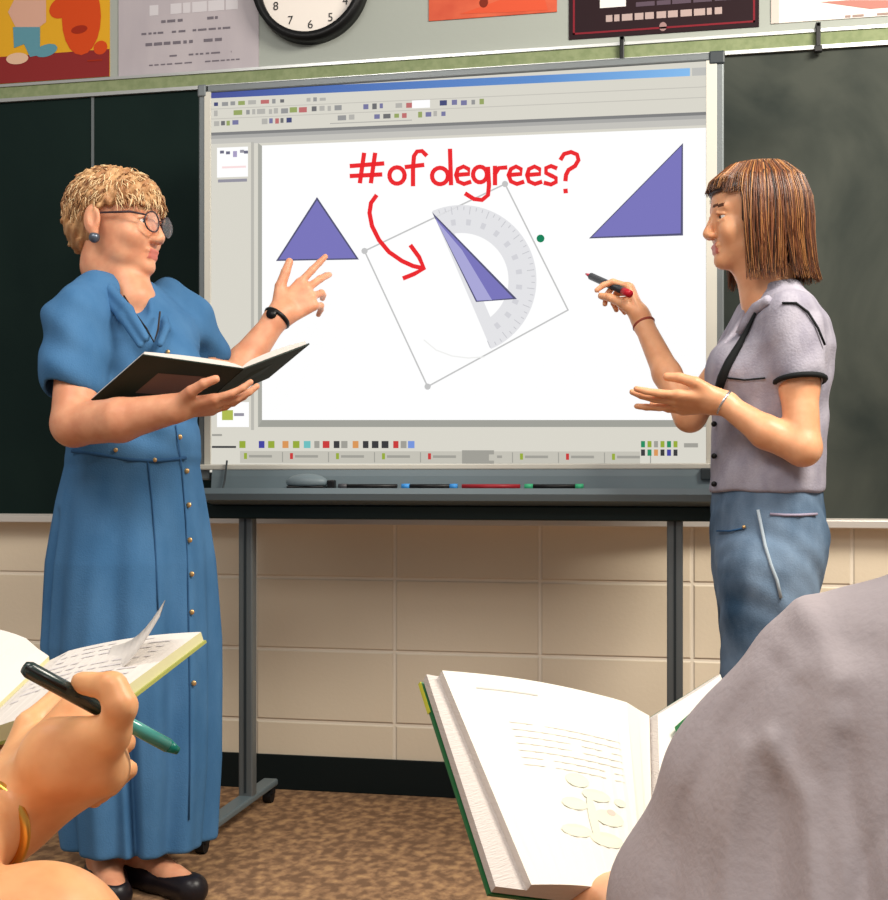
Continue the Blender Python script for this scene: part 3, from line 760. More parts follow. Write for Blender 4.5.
# stand: two legs, each a post on a splayed foot with casters
for i, px in enumerate((248, 675)):
    x = W(px, 600, YB + .02)[0]
    lg = MB().box((x - .019, YB + .0, .055), (x + .019, YB + .035, .80), 0, .004).build('leg', M['grey_metal'], wb)
    MB().box((x - .003, YB - .0015, .07), (x + .003, YB, .79)).build('groove', M['dark_plastic'], lg)
    ft = MB(); ft.box((x - .021, YB - .31, .044), (x + .021, YB + .20, .062), 0, .005); ft.build('foot', M['grey_plastic'], wb)
    for yy_ in (YB - .29, YB + .18):
        c = MB(); c.tube([(x - .011, yy_, .020), (x + .011, yy_, .020)], .020, 16); c.tube([(x, yy_ + .006, .02), (x, yy_, .046)], .008, 8)
        c.box((x - .016, yy_ - .014, .022), (x + .016, yy_ + .014, .044), bev=.004); c.build('caster', M['rubber'], wb)

# pens and eraser on the tray
zp = zb - .052
def marker(px0, px1, cb, cc, lab, capside):
    a = W(px0, 486, YB - .05); c = W(px1, 486, YB - .05); y = YB - .049; r = .0058; z = zp + r + .0005
    x0, x1 = a[0], c[0]; L = x1 - x0
    t = empty('marker_pen', lab, 'marker', ((x0 + x1) / 2, y, z - r), group='pens lying on the whiteboard tray')
    MB().tube([(x0, y, z), (x1, y, z)], r, 14).build('barrel', cb, t, True)
    for e in (0, 1):
        if capside[e]:
            q0, q1 = (x0 - .001, x0 + L * .14) if e == 0 else (x1 - L * .13, x1 + .001)
            MB().tube([(q0, y, z), (q1, y, z)], r + .0009, 14).build('cap', cc, t, True)
marker(339, 397, M['black'], mat('cap_grey', (66, 66, 70), .4), 'black marker pen on the whiteboard tray', (1, 0))
marker(402, 457, M['black'], mat('cap_blue', (60, 140, 210), .4), 'dark marker pen with blue caps on the whiteboard tray', (1, 1))
marker(462, 520, mat('red_pen', (150, 30, 40), .4), mat('cap_red', (150, 30, 40), .4), 'red marker pen on the whiteboard tray', (0, 0))
marker(525, 583, M['black'], mat('cap_green', (60, 170, 120), .4), 'dark marker pen with green caps on the whiteboard tray', (1, 1))
p = W(306, 498, YB - .06)
er = empty('board_eraser', 'rounded grey board eraser lying on the whiteboard tray', 'eraser', (p[0], YB - .052, zp))
v = Vol((p[0] - .07, YB - .10, zp - .01), (p[0] + .07, YB - .0, zp + .06), .0025)
v.ell((p[0], YB - .052, zp + .016), (.054, .026, .022), k=.004); v.half((0, 0, zp + .007), (0, 0, -1)); v.build('shell', M['grey_plastic'], er)
MB().box((p[0] - .048, YB - .072, zp + .0005), (p[0] + .048, YB - .032, zp + .008), bev=.003).build('felt', M['black'], er)
p2 = p[0] + .062
MB().box((p2 - .008, YB - .060, zp + .0005), (p2 + .010, YB - .036, zp + .022), bev=.003).build('tray_clip', M['black'], wb)

# ================================================================== people
def body_shell(v, hip, knees, ankles, toes, A, B, hw, k=.03, ra=(.085, .058, .036)):
    for i in range(2):
        v.chain([hip[i], knees[i], ankles[i]], [ra[0], ra[1], ra[2]], k)
        v.cap(ankles[i], toes[i], .033, .024, .02)

# ------------------------------------------------------------------ teacher
def teacher():
    base = C(130, 885, 2.75); base[2] = 0
    t = empty('person', 'standing woman with short blond hair in a blue denim dress pointing at the whiteboard', 'person', base)
    Fb = face_dir(47); Lb = np.cross(UP, Fb)          # Lb = her left
    T = lambda px, py, d: C(px, py, d)
    h = .0032
    lo = C(20, 900, 2.75) - np.array([.12, .4, 0]); lo[2] = 0; 
    xs = [C(30, 300, 2.35), C(345, 300, 3.2), C(30, 300, 3.1), C(345, 300, 2.6)]
    lo = np.min(xs, 0) - .03; hi = np.max(xs, 0) + .03; lo[2] = -.004; hi[2] = 1.60
    v = Vol(lo, hi, h)
    # head
    Fh = unit(face_dir(76) * 1.0 + UP * -.03)
    ho = T(117, 224, 2.74); s = 1.02
    P, ax = head(v, ho, Fh, UP, s, chub=.006)
    sh_r, sh_l = T(80, 303, 2.63), T(180, 308, 2.88)
    neck = T(128, 300, 2.75)
    v.chain([P(-.018, -.02), P(-.022, -.09), neck], [.055, .052, .058], .02)
    v.cap(P(.002, -.07), T(134, 300, 2.72), .042, .048, .012)
    # trunk (inside the dress)
    z = lambda py: .875 + (480 - py) / F * 2.75
    v.loft([(T(132, 470, 2.75), .115, .10), (T(134, 440, 2.75), .11, .09), (T(132, 380, 2.75), .12, .10), (T(130, 330, 2.75), .125, .09), (T(130, 310, 2.75), .09, .06)], Lb, Fb, .02)
    v.loft([(T(130, 600, 2.75), .13, .115), (T(130, 470, 2.75), .13, .12)], Lb, Fb, .05)
    # right arm (towards the camera), carries the book
    el_r = T(74, 424, 2.52); wr_r = T(172, 409, 2.44)
    v.chain([sh_r, el_r], [.040, .046], .02); v.chain([el_r, T(120, 420, 2.47), wr_r], [.044, .043, .030], .012)
    hand(v, wr_r, unit(CR * 1 + UP * .10 + CF * .12), -UP * .9 - CF * .35, -CF * .6 + UP * .5, [(.15, .2, .2), (.15, .25, .2), (.2, .3, .2), (.25, .3, .2)],
         [(.6, .75, -.1), (.8, .5, -.2), (.95, .2, -.2)], .95)
    # left arm, pointing at the board
    el_l = T(222, 386, 2.96); wr_l = T(278, 317, 3.05)
    v.chain([sh_l, el_l], [.038, .042], .02); v.chain([el_l, T(244, 362, 3.02), wr_l], [.041, .040, .027], .012)
    v_f = unit(T(338, 270, 3.10) - wr_l)
    hand(v, wr_l, v_f, -CF, CR * -.6 + UP * .6,
         [(.0, .08, .05), (.35, .40, .2), (.7, .6, .3), (.9, .7, .4)], [(.65, .65, .05), (.85, .5, .1), (.85, .5, 0)], 1.14, spread=.10, wr=.025)
    # legs
    hr, hl = T(118, 560, 2.70), T(142, 560, 2.80)
    kr, kl = T(118, 700, 2.66), T(150, 700, 2.79)
    an_r = T(104, 858, 2.68); an_r[2] = .085; an_l = T(144, 858, 2.70); an_l[2] = .085
    v.chain([hr, kr, an_r], [.08, .055, .036], .02); v.chain([hl, kl, an_l], [.08, .055, .036], .02)
    fd_l = unit(CR * .72 - CF * .62); fd_r = unit(CR * .42 - CF * .9)
    toe_l = an_l + fd_l * .15; toe_l[2] = .028; toe_r = an_r + fd_r * .12; toe_r[2] = .028
    v.cap(an_l - UP * .03, toe_l, .036, .027, .02); v.cap(an_r - UP * .03, toe_r, .036, .026, .02)
    v.half((0, 0, .004), (0, 0, -1))
    body = v.build('body', [M['skin'], M['lips'], M['brow_blond']], t, face_mats(P, ax, s))
    del v
    eyes(P, ax, s, body, M['iris_blue'])
    # shoes
    for an, fd, toe in ((an_l, fd_l, toe_l), (an_r, fd_r, toe_r)):
        c = (an + toe) / 2; vs = Vol(c - .18, c + .18, .003)
        q0 = an * 1; q0[2] = .030; q1 = toe + fd * .015; q1[2] = .026; sd = np.cross(fd, UP)
        vs.cap(q0 - fd * .012, q0 + fd * .05, .042, .036, .01); vs.cap(q0 + fd * .05, q1, .036, .034, .02)
        top = q0 + fd * .070; vs.ell(top + UP * .040, (.090, .034, .046), [fd, sd, UP], .008, True)
        vs.half((0, 0, .003), (0, 0, -1)); vs.half(q0 + UP * .026, UP)
        vs.build('shoe', mat('shoe_leather', (30, 26, 30), .35), t)
    # ---- dress
    v = Vol(lo, hi, .0035)
    rz = np.random.default_rng(3)
    def pleat(th, zz):
        w = np.clip((.93 - zz) / .5, 0, 1)
        n = .010 * w * np.sin(th * 9 + 1.0 + 1.5 * np.sin(zz * 3)) + .005 * w * np.sin(th * 17 + zz * 4)
        for c0 in (-1.95, .35):      # deep folds
            n = n - .030 * w * np.exp(-((th - c0 - .1 * zz) / .10) ** 2)
        for c0, z0, z1 in ((-2.96, .36, .82), (2.22, -.1, .46)):
            ww = np.clip((zz - z0) / .08, 0, 1) * np.clip((z1 - zz) / .10, 0, 1)
            dt = np.abs(th - c0); dt = np.minimum(dt, 2 * math.pi - dt)
            n = n - .038 * ww * np.exp(-(dt / .07) ** 2)
        return n
    sr_e = T(74, 372, 2.57); sl_e = T(205, 355, 2.94)
    v.chain([T(96, 298, 2.67), T(78, 322, 2.61), sr_e], [.056, .066, .072], .03)
    a_d = unit(el_r - sh_r); v.cap(sr_e + a_d * .005, sr_e + a_d * .14, .051, .053, .004, True)
    v.half(sr_e + a_d * .066, a_d, .004)
    v.chain([T(166, 303, 2.85), T(186, 322, 2.88), sl_e], [.055, .060, .056], .03)
    a_l = unit(el_l - sh_l); v.cap(sl_e + a_l * .0, sl_e + a_l * .14, .045, .046, .004, True)
    v.ell(T(112, 376, 2.66), (.045, .045, .06), k=.02)
    # skirt; angle 0 = her left, pi/2 = front
    v.loft([(T(140, 840, 2.73), .158, .154), (T(137, 760, 2.74), .176, .170), (T(131, 640, 2.75), .194, .180), (T(131, 560, 2.75), .182, .170),
            (T(132, 500, 2.75), .162, .150), (T(134, 450, 2.75), .142, .128), (T(135, 430, 2.75), .138, .122)], Lb, Fb, .02, pleat)
    v.loft([(T(140, 855, 2.73), .114, .110), (T(140, 815, 2.74), .110, .105)], Lb, Fb, .01, None, True)
    v.loft([(T(135, 455, 2.75), .140, .126), (T(134, 420, 2.75), .143, .130), (T(132, 380, 2.75), .155, .142), (T(130, 345, 2.75), .165, .135),
            (T(128, 315, 2.75), .160, .10), (T(126, 298, 2.75), .120, .075), (T(124, 286, 2.75), .085, .066), (T(122, 277, 2.75), .056, .052)], Lb, Fb, .03)
    v.ell(T(168, 368, 2.70), (.075, .065, .07), k=.05)
    # neck opening
    v.chain([P(-.02, -.06), T(126, 300, 2.74)], [.056, .058], .006, True)
    v.chain([T(132, 284, 2.70), T(146, 312, 2.63), T(158, 345, 2.56)], [.040, .026, .008], .006, True)
    fo = RNG.uniform(0, 6, 8)
    def folds(x, y, zz):
        q = x * CR[0] + y * CR[1]; w = np.clip((zz - .93) / .05, 0, 1)
        return w * (.0035 * np.sin(38 * q + 30 * zz + fo[0]) * np.sin(25 * zz - 14 * q + fo[1]) + .0025 * np.sin(75 * zz + 50 * q + fo[2]))
    v.disp(folds)
    dress = v.build('dress', M['denim_dress'], t); del v
    # collar flaps
    v = Vol(T(95, 330, 2.95) - .08, T(180, 240, 2.5) + .08, .003) if False else Vol(np.minimum(T(80, 330, 2.6), T(200, 240, 2.9)) - .09, np.maximum(T(80, 330, 2.6), T(200, 240, 2.9)) + .09, .003)
    nk = [(T(108, 270, 2.78), .009), (T(101, 276, 2.71), .010), (T(110, 290, 2.64), .011), (T(128, 310, 2.59), .011), (T(146, 338, 2.56), .008)]
    v.chain([q[0] for q in nk], [q[1] for q in nk], .008)
    v.chain([q[0] + (-CR * .012 - UP * .014) for q in nk[1:]], [.007, .009, .010, .007], .010)
    nl = [(T(112, 270, 2.84), .009), (T(140, 284, 2.84), .010), (T(160, 303, 2.76), .011), (T(166, 328, 2.66), .009), (T(160, 344, 2.60), .007)]
    v.chain([q[0] for q in nl], [q[1] for q in nl], .008)
    v.build('collar', M['denim_dress'], dress)
    # placket and buttons down the front, on the dress surface
    dv = np.array([list(q.co) for q in dress.data.vertices]) + np.array(base)
    def on_dress(px, py):       # nearest dress vertex to the eye ray
        u = unit(C(px, py, 1.0) - CAM); r = dv - CAM; tt_ = r @ u; dd = np.linalg.norm(r - tt_[:, None] * u, axis=1)
        m = dd < .006; return CAM + u * (tt_[m].min() if m.any() else 2.6)
    for px, py in ((180, 437), (187, 471), (189, 505), (190, 540), (192, 574), (192, 612), (194, 648), (194, 683), (155, 460), (116, 450), (168, 352)):
        p = on_dress(px, py); r_ = .006 if px > 170 else .005
        MB().ball(p - CF * .002, [r_, .003, r_], 12).build('button', M['brass'], dress, True)
    seam = [on_dress(a, c) for a, c in ((148, 462), (152, 500), (155, 540), (157, 580), (158, 610))]
    MB().tube(seam, .0016, 6).build('seam', M['denim_dark'], dress, True)
    seam = [on_dress(a, c) for a, c in ((176, 425), (182, 470), (186, 520), (188, 580), (189, 640), (190, 700), (190, 760), (189, 820))]
    MB().tube(seam, .0016, 6).build('placket', M['denim_dark'], dress, True)
    MB().tube([on_dress(a, c) for a, c in ((72, 451), (100, 455), (130, 460), (158, 461), (186, 458))], .004, 8).build('waistband', M['denim_dark'], dress, True)
    # ---- hair: short layered
    v = Vol(ho - .19, ho + .19, .003)
    E = lambda f, u, w, r, k=.015, sub=False: v.ell(P(f, u, w), [x * s for x in (r[0], r[2], r[1])], ax if False else [ax[0], ax[2], ax[1]][:0] or [ax[0], ax[2] * 1, ax[1]], k, sub)
    v.ell(P(-.014, .034), [.104 * s, .085 * s, .088 * s], [ax[0], ax[2], ax[1]])
    v.ell(P(.050, .050), [.046 * s, .062 * s, .044 * s], [ax[0], ax[2], ax[1]], .02)
    v.ell(P(-.072, -.015), [.036 * s, .060 * s, .052 * s], [ax[0], ax[2], ax[1]], .03)
    lo2, hi2 = ho - .19, ho + .19
    # clear the face: below the fringe and in front of the ears
    sl, g = v.blk(lo2, hi2)
    f_ = sum((g[i] - P(0, 0)[i]) * ax[0][i] for i in range(3)) / s; u_ = sum((g[i] - P(0, 0)[i]) * ax[1][i] for i in range(3)) / s
    w_s = sum((g[i] - P(0, 0)[i]) * ax[2][i] for i in range(3)) / s
    cut = np.maximum(np.maximum(-(f_ + .034), u_ - (.020 + .15 * np.clip(f_, 0, .1))), -.2)
    v.f[sl] = np.maximum(v.f[sl], -cut * s)
    v.f[sl] = np.maximum(v.f[sl], -(u_ + .062) * s)
    v.disp(lambda x, y, z: .0035 * np.sin(170 * z + 60 * x + 2 * np.sin(70 * y)) * np.sin(150 * x + 90 * y) + .0025 * np.sin(310 * x - 200 * z))
    hc = [mat('hair_blond', (206, 164, 116), .5, spec=.3, noise=((170, 120, 80), 40, 4, (1, 1, .4))), mat('hair_light', (236, 206, 160), .5, spec=.3), mat('hair_shade', (140, 96, 64), .5, spec=.3)]
    hair = v.build('hair', hc[0], body); del v
    paths = []
    for i in range(2000):
        az = RNG.uniform(-math.pi, math.pi); el = math.asin(RNG.uniform(-.35, 1))
        d = np.array([math.cos(el) * math.cos(az), math.sin(el), math.cos(el) * math.sin(az)])   # f,u,w
        p = np.array([-.014 + .097 * d[0], .034 + .079 * d[1], .080 * d[2]])
        if d[0] > .35: p[0] += .012
        if p[0] > -.034 and p[1] < .040: continue
        if p[0] > -.05 and p[1] < .015: continue
        if p[1] < -.055: continue
        fl = np.array([-.35 if p[0] < .03 else .5, -1.0 if p[1] < .09 else -.15, .3 * d[2]]) + RNG.normal(0, .35, 3)
        fl -= d * (fl @ d) ; fl = unit(fl); L = RNG.uniform(.018, .034); pts = []
        cr_ = RNG.normal(0, .5, 3)
        for k in range(6):
            tt2 = k / 5; q = p + fl * L * tt2 + d * (.007 * math.sin(tt2 * 2.6)) + cr_ * .006 * tt2 ** 2
            pts.append(P(q[0], q[1], q[2]))
        paths.append((pts, RNG.uniform(.0016, .0030), int(RNG.choice([0, 0, 1, 1, 2]))))
    strands('hair_locks', paths, hc, hair)
    # ---- glasses
    gl = MB(); fr = M['dark_plastic']
    for w in (-1, 1):
        cc = P(.102, -.004, .033 * w); rm = []
        for i in range(20):
            a = 2 * math.pi * i / 20
            rm.append(cc + s * (ax[2] * .026 * math.cos(a) + ax[1] * .021 * math.sin(a) - ax[0] * .006 * abs(math.cos(a)) * (1 if math.cos(a) * w > 0 else 0)))
        gl.tube(rm, .0018, 6, closed=True)
        gl.tube([P(.098, .006, .060 * w), P(.07, .010, .073 * w), P(-.005, .008, .080 * w), P(-.018, -.010, .080 * w)], [.002, .0028, .0022, .0015], 6)
    gl.tube([P(.103, .002, -.008), P(.107, .004, 0), P(.103, .002, .008)], .0015, 6)
    g_ = gl.build('glasses', mat('glasses_frame', (60, 44, 48), .3), t, True)
    lens = bpy.data.materials.new('lens'); lens.use_nodes = True; pb_ = lens.node_tree.nodes['Principled BSDF']
    pb_.inputs['Base Color'].default_value = (.9, .9, .95, 1); pb_.inputs['Alpha'].default_value = .06; pb_.inputs['Specular IOR Level'].default_value = .1; pb_.inputs['Roughness'].default_value = .05
    for w in (-1, 1):
        cc = P(.1015, -.004, .033 * w)
        MB().prism([cc + s * (ax[2] * .025 * math.cos(a) + ax[1] * .020 * math.sin(a)) for a in np.linspace(0, 2 * math.pi, 21)[:-1]], ax[0] * .0012).build('lens', lens, g_)
    for w in (-1, 1):
        MB().ball(P(-.006, -.044, .082 * w), [.012, .012, .012], 14).build('earring', mat('earring_grey', (96, 104, 116), .35, .6), t, True)
    # wristwatch
    q = unit(wr_l - el_l); a = unit(np.cross(q, CF)); b_ = np.cross(q, a); c0 = wr_l - q * .004
    MB().tube([c0 + (a * math.cos(x) + b_ * math.sin(x)) * .0305 for x in np.linspace(0, 2 * math.pi, 25)[:-1]], .006, 8, closed=True).build('watch_strap', M['black'], t, True)
    n_ = unit(-CF * .8 + a * .3); MB().tube([c0 + n_ * .030, c0 + n_ * .036], .013, 16).build('watch_face', M['black'], t, True)
    # necklace cord
    MB().tube([T(124, 296, 2.66), T(134, 312, 2.60), T(146, 328, 2.57), T(154, 342, 2.545), T(158, 330, 2.58), T(160, 312, 2.66)], .0022, 6).build('neck_cord', M['black'], t, True)
    return wr_r
teacher()

# teacher's open book
def slab(b, a, u, v, n, th, m=0):
    "parallelepiped from corner a along u, v, thickness n*th"
    P0 = [a, a + u, a + u + v, a + v]; b.prism(P0, unit(n) * th, m)
def tbook():
    # spine runs from s0 (near, low) to s1 (far, high)
    s0 = C(200, 406, 2.53); s1 = C(243, 368, 2.45)
    c0 = C(88, 402, 2.52); c1 = C(143, 354, 2.42)
    r1 = C(309, 343, 2.50); r0 = C(268, 377, 2.60)
    t = empty('book', 'open dark green book held by the woman in the denim dress', 'book', (s0 + s1) / 2)
    nl = unit(np.cross(s0 - c0, c1 - c0)); nl = nl if nl[2] > 0 else -nl
    nr = unit(np.cross(r0 - s0, s1 - s0)); nr = nr if nr[2] > 0 else -nr
    b = MB(); b.prism([c0, s0, s1, c1], -nl * .003); b.build('cover', M['book_dark'], t)
    b = MB(); b.prism([s0, r0, r1, s1], -nr * .003); b.build('cover', M['book_dark'], t)
    def blk(a, b2, c, d, n, th, nm, bulge):
        m = MB(); N = 12; top = []
        for i in range(N + 1):
            x = i / N; hgt = th * (math.sin(min(1, (1 - x) * 6) * math.pi / 2) * .75 + .25) + bulge * math.sin(x * math.pi)
            p = a + (b2 - a) * x; q = d + (c - d) * x; top.append((p, q, p + n * hgt, q + n * hgt))
        for i in range(N):
            A, B_ = top[i], top[i + 1]
            m.add([A[2], B_[2], B_[3], A[3]], [(0, 1, 2, 3)]); m.add([A[0], A[2], B_[2], B_[0]], [(0, 1, 2, 3)], 1); m.add([A[1], B_[1], B_[3], A[3]], [(0, 1, 2, 3)], 1)
        m.add([top[0][0], top[0][1], top[0][3], top[0][2]], [(0, 1, 2, 3)], 1)
        m.build(nm, [M['paper'], M['paper_edge']], t)
    ins = lambda p, c, k=.04: p + (c - p) * k
    cl = (c0 + s1) / 2
    blk(ins(c0, cl), s0, s1, ins(c1, cl), nl, .010, 'pages', .004)
    cr_ = (s0 + r1) / 2
    blk(ins(r0, cr_), s0, s1, ins(r1, cr_), nr, .008, 'pages', .004)
    # printed label on the outside of the cover
    m_ = lambda x, y: c0 + (s0 - c0) * x + (c1 - c0) * y - nl * .0034
    MB().poly([m_(.30, .25), m_(.75, .22), m_(.75, .62), m_(.30, .66)]).build('cover_label', mat('label_brown', (104, 84, 76), .5), t)
tbook()

# ------------------------------------------------------------------ student at the board
def student():
    base = C(768, 900, 2.6); base[2] = 0
    t = empty('person', 'standing girl with brown bobbed hair in a grey vest and jeans writing on the whiteboard', 'person', base)
    T = C
    Fb = face_dir(-84); Lb = np.cross(UP, Fb)        # her left, towards the camera
    xs = [C(570, 300, 2.35), C(840, 300, 2.95), C(840, 300, 2.3), C(570, 300, 3.05)]
    lo = np.min(xs, 0) - .03; hi = np.max(xs, 0) + .03; lo[2] = -.004; hi[2] = 1.58
    v = Vol(lo, hi, .0032)
    Fh = unit(face_dir(-88) - UP * .05); ho = T(752, 218, 2.60); s = .93
    P, ax = head(v, ho, Fh, UP, s, ears=False)
    neck = T(770, 300, 2.6)
    v.chain([P(-.02, -.03), P(-.025, -.09), neck], [.048, .046, .055], .03)
    v.cap(P(.01, -.075), T(764, 296, 2.6), .036, .04, .03)
    sh_l, sh_r = T(792, 318, 2.47), T(756, 322, 2.74)
    v.loft([(T(768, 480, 2.6), .115, .085), (T(768, 420, 2.6), .105, .08), (T(770, 350, 2.6), .115, .08), (T(774, 312, 2.6), .08, .05)], Lb, Fb, .02)
    el_l, wr_l = T(803, 448, 2.42), T(722, 402, 2.47)
    v.chain([sh_l, T(799, 385, 2.45), el_l], [.034, .036, .034], .02); v.chain([el_l, T(766, 432, 2.44), wr_l], [.035, .032, .021], .012)
    hand(v, wr_l, unit(T(640, 404, 2.5) - wr_l), -UP * .8 - CF * .5, UP * .8 - CF * .2, [(.05, .1, .1), (.12, .2, .15), (-.02, .1, .1), (.2, .2, .2)],
         [(.75, .5, -.3), (.95, .15, -.3), (.95, -.1, -.2)], .98, spread=.07, wr=.02)
    el_r, wr_r = T(690, 416, 2.72), T(642, 321, 2.84)
    v.chain([sh_r, el_r], [.034, .034], .02); v.chain([el_r, T(667, 374, 2.77), wr_r], [.034, .031, .0215], .012)
    grip = T(604, 281, 2.94)
    hd = unit(T(624, 272, 2.88) - wr_r)
    tips = hand(v, wr_r, hd, CR * .75 + UP * .45 - CF * .2, -CF * .8 + UP * .3, [(.85, .70, .35), (1.1, 1.1, .5), (1.2, 1.3, .7), (1.25, 1.35, .8)],
         [(.75, .35, -.5), (.75, -.05, -.65), (.6, -.25, -.75)], .93, spread=.07, wr=.021)
    student.tips = tips
    # legs
    for i, (d, px) in enumerate(((2.52, 766), (2.69, 764))):
        hp, kn = T(px, 540, d), T(px - 6, 690, d); an = T(px + 6, 860, d); an[2] = .08; toe = an - CR * .15; toe[2] = .026
        v.chain([hp, kn, an], [.058, .045, .034], .03); v.cap(an - UP * .03, toe, .034, .026, .02)
    body = v.build('body', [M['skin_tan'], M['lips'], M['brow_brown']], t, face_mats(P, ax, s)); del v
    eyes(P, ax, s, body, M['iris_brown'])
    # ---- jeans
    v = Vol(lo - np.array([0, 0, 0]), np.array([hi[0], hi[1], 1.0]), .0035)
    v.loft([(T(767, 640, 2.6), .13, .08), (T(766, 590, 2.6), .150, .098), (T(766, 545, 2.6), .158, .110), (T(766, 510, 2.6), .150, .108), (T(767, 478, 2.6), .140, .104)], Lb, Fb, .02)
    v.ell(T(795, 545, 2.54), (.062, .075, .085), k=.03); v.ell(T(790, 545, 2.68), (.062, .07, .08), k=.03)
    for d, px in ((2.52, 762), (2.69, 760)):
        an = T(px + 6, 840, d); an[2] = .07
        v.chain([T(px + 2, 570, d), T(px - 2, 690, d), an], [.092, .074, .062], .03)
        v.cap(an - UP * .06, an + UP * .04, .048, .048, .004, True)
    v.half((0, 0, .035), (0, 0, -1))
    v.disp(lambda x, y, z: .002 * np.sin(60 * z + 45 * x + 1) * np.sin(40 * y + 22 * z) + .0008 * np.sin(120 * z + 90 * y + 60 * x))
    jeans = v.build('jeans', M['denim_jean'], t); del v
    jv = np.array([list(q.co) for q in jeans.data.vertices]) + np.array(base)
    def on(vv, px, py):
        u = unit(C(px, py, 1.0) - CAM); r = vv - CAM; tt_ = r @ u; dd = np.linalg.norm(r - tt_[:, None] * u, axis=1)
        m = dd < .006; return CAM + u * ((tt_[m].min() if m.any() else 2.5) - .001)
    MB().tube([on(jv, a, c) for a, c in ((758, 510), (761, 525), (765, 545), (771, 565), (777, 580), (781, 598))], .0035, 6).build('side_seam', M['denim_seam'], jeans, True)
    MB().tube([on(jv, a, c) for a, c in ((770, 514), (785, 515), (800, 515), (817, 514))], .003, 6).build('pocket_edge', mat('pocket_edge', (160, 150, 170), .8), jeans, True)
    MB().tube([on(jv, a, c) for a, c in ((717, 531), (730, 531), (745, 528))], .002, 6).build('pocket_edge', M['denim_dark'], jeans, True)
    MB().ball(on(jv, 744, 527), .004, 8).build('rivet', M['brass'], jeans, True)
    # shoes
    for d, px in ((2.52, 766), (2.69, 764)):
        an = T(px + 6, 860, d); c = an * 1; c[2] = .03; vs = Vol(c - np.array([.24, .14, .04]), c + np.array([.14, .14, .08]), .0035)
        q1 = c - CR * .16; q1[2] = .03; vs.chain([c + CR * .01, c - CR * .08, q1], [.042, .040, .036], .02); vs.cap(c, c + UP * .03, .042, .04, .02); vs.half((0, 0, .002), (0, 0, -1))
        vs.build('shoe', M['white_shirt'], t)
    # ---- vest / shirt
    v = Vol(np.array([lo[0], lo[1], .78]), np.array([hi[0], hi[1], 1.36]), .003)
    sl_l = T(799, 368, 2.45); sl_r = T(738, 352, 2.745)
    v.chain([T(791, 316, 2.475), sl_l], [.054, .050], .025); v.chain([T(758, 318, 2.70), sl_r], [.048, .048], .025)
    dl = unit(el_l - sh_l)
    v.cap(sl_l + dl * .022, sl_l + dl * .14, .040, .040, .003, True)
    v.half(sl_l + dl * .030, dl, .003)
    v.loft([(T(766, 492, 2.6), .150, .112), (T(768, 460, 2.6), .145, .112), (T(769, 425, 2.6), .142, .114), (T(770, 385, 2.6), .148, .116), (T(773, 350, 2.6), .155, .112),
            (T(776, 325, 2.6), .150, .088), (T(778, 305, 2.6), .120, .064), (T(777, 293, 2.6), .08, .054), (T(774, 283, 2.6), .06, .050)], Lb, Fb, .03)
    v.ell(T(738, 375, 2.6), (.06, .10, .06), k=.05)
    v.ell(T(800, 345, 2.60), (.06, .11, .09), k=.04)
    v.chain([P(-.02, -.07), T(768, 298, 2.6)], [.052, .048], .006, True)
    v.chain([T(762, 300, 2.58), T(744, 322, 2.57), T(730, 345, 2.56)], [.030, .020, .008], .006, True)
    f2 = RNG.uniform(0, 6, 5)
    v.disp(lambda x, y, z: .0022 * np.sin(31 * z + 40 * x + f2[0]) * np.sin(30 * x + 20 * y - 30 * z + f2[1]) + .0009 * np.sin(90 * z - 90 * x + f2[2]))
    vest = v.build('vest', M['vest'], t); del v
    vv = np.array([list(q.co) for q in vest.data.vertices]) + np.array(base)
    # dark facing along the collar and opening
    pth = [on(vv, a, c) for a, c in ((755, 313), (748, 328), (739, 345), (729, 362), (722, 378), (717, 395))]
    MB().tube([p - CF * .001 for p in pth], [.003, .0045, .007, .009, .010, .009], 8).build('dark_facing', M['black_cloth'], vest, True)
    pth = [on(vv, a, c) for a, c in ((768, 300), (757, 308), (746, 322), (738, 334))]
    MB().tube(pth, [.010, .013, .011, .006], 10).build('collar', M['vest'], vest, True)
    MB().tube([on(vv, a, c) for a, c in ((782, 303), (796, 303), (808, 312), (818, 328), (825, 345))], .0024, 8).build('yoke_seam', M['black_cloth'], vest, True)
    MB().tube([on(vv, a, c) for a, c in ((727, 378), (745, 380), (765, 378))], .002, 6).build('chest_seam', M['black_cloth'], vest, True)
    for py in (395, 424, 456, 484):
        MB().ball(on(vv, 714, py), [.006, .004, .006], 12).build('button', M['black'], vest, True)
    c0 = sl_l + dl * .026; a = unit(np.cross(dl, UP + CR)); b_ = np.cross(dl, a)
    MB().tube([c0 + (a * math.cos(x) + b_ * math.sin(x)) * .0475 for x in np.linspace(0, 2 * math.pi, 33)[:-1]], .0055, 8, closed=True).build('sleeve_band', M['black_cloth'], vest, True)
    # ---- hair: straight bob
    v = Vol(ho - .2, ho + .2, .003)
    A3 = [ax[0], ax[2], ax[1]]
    v.ell(P(-.022, .034), [.106 * s, .088 * s, .094 * s], A3)
    v.ell(P(.034, .056), [.056 * s, .072 * s, .040 * s], A3, .02)
    v.chain([P(-.045, -.01), P(-.05, -.10)], [.070, .058], .03)
    for w in (-1, 1): v.chain([P(-.01, .02, .05 * w), P(-.015, -.06, .056 * w), P(-.02, -.105, .050 * w)], [.032, .028, .020], .03)
    sl, g = v.blk(ho - .2, ho + .2)
    f_ = sum((g[i] - P(0, 0)[i]) * ax[0][i] for i in range(3)) / s; u_ = sum((g[i] - P(0, 0)[i]) * ax[1][i] for i in range(3)) / s
    v.f[sl] = np.maximum(v.f[sl], -np.maximum(-(f_ - .040), u_ - (.054)) * s)
    v.f[sl] = np.maximum(v.f[sl], -(u_ + .118) * s)
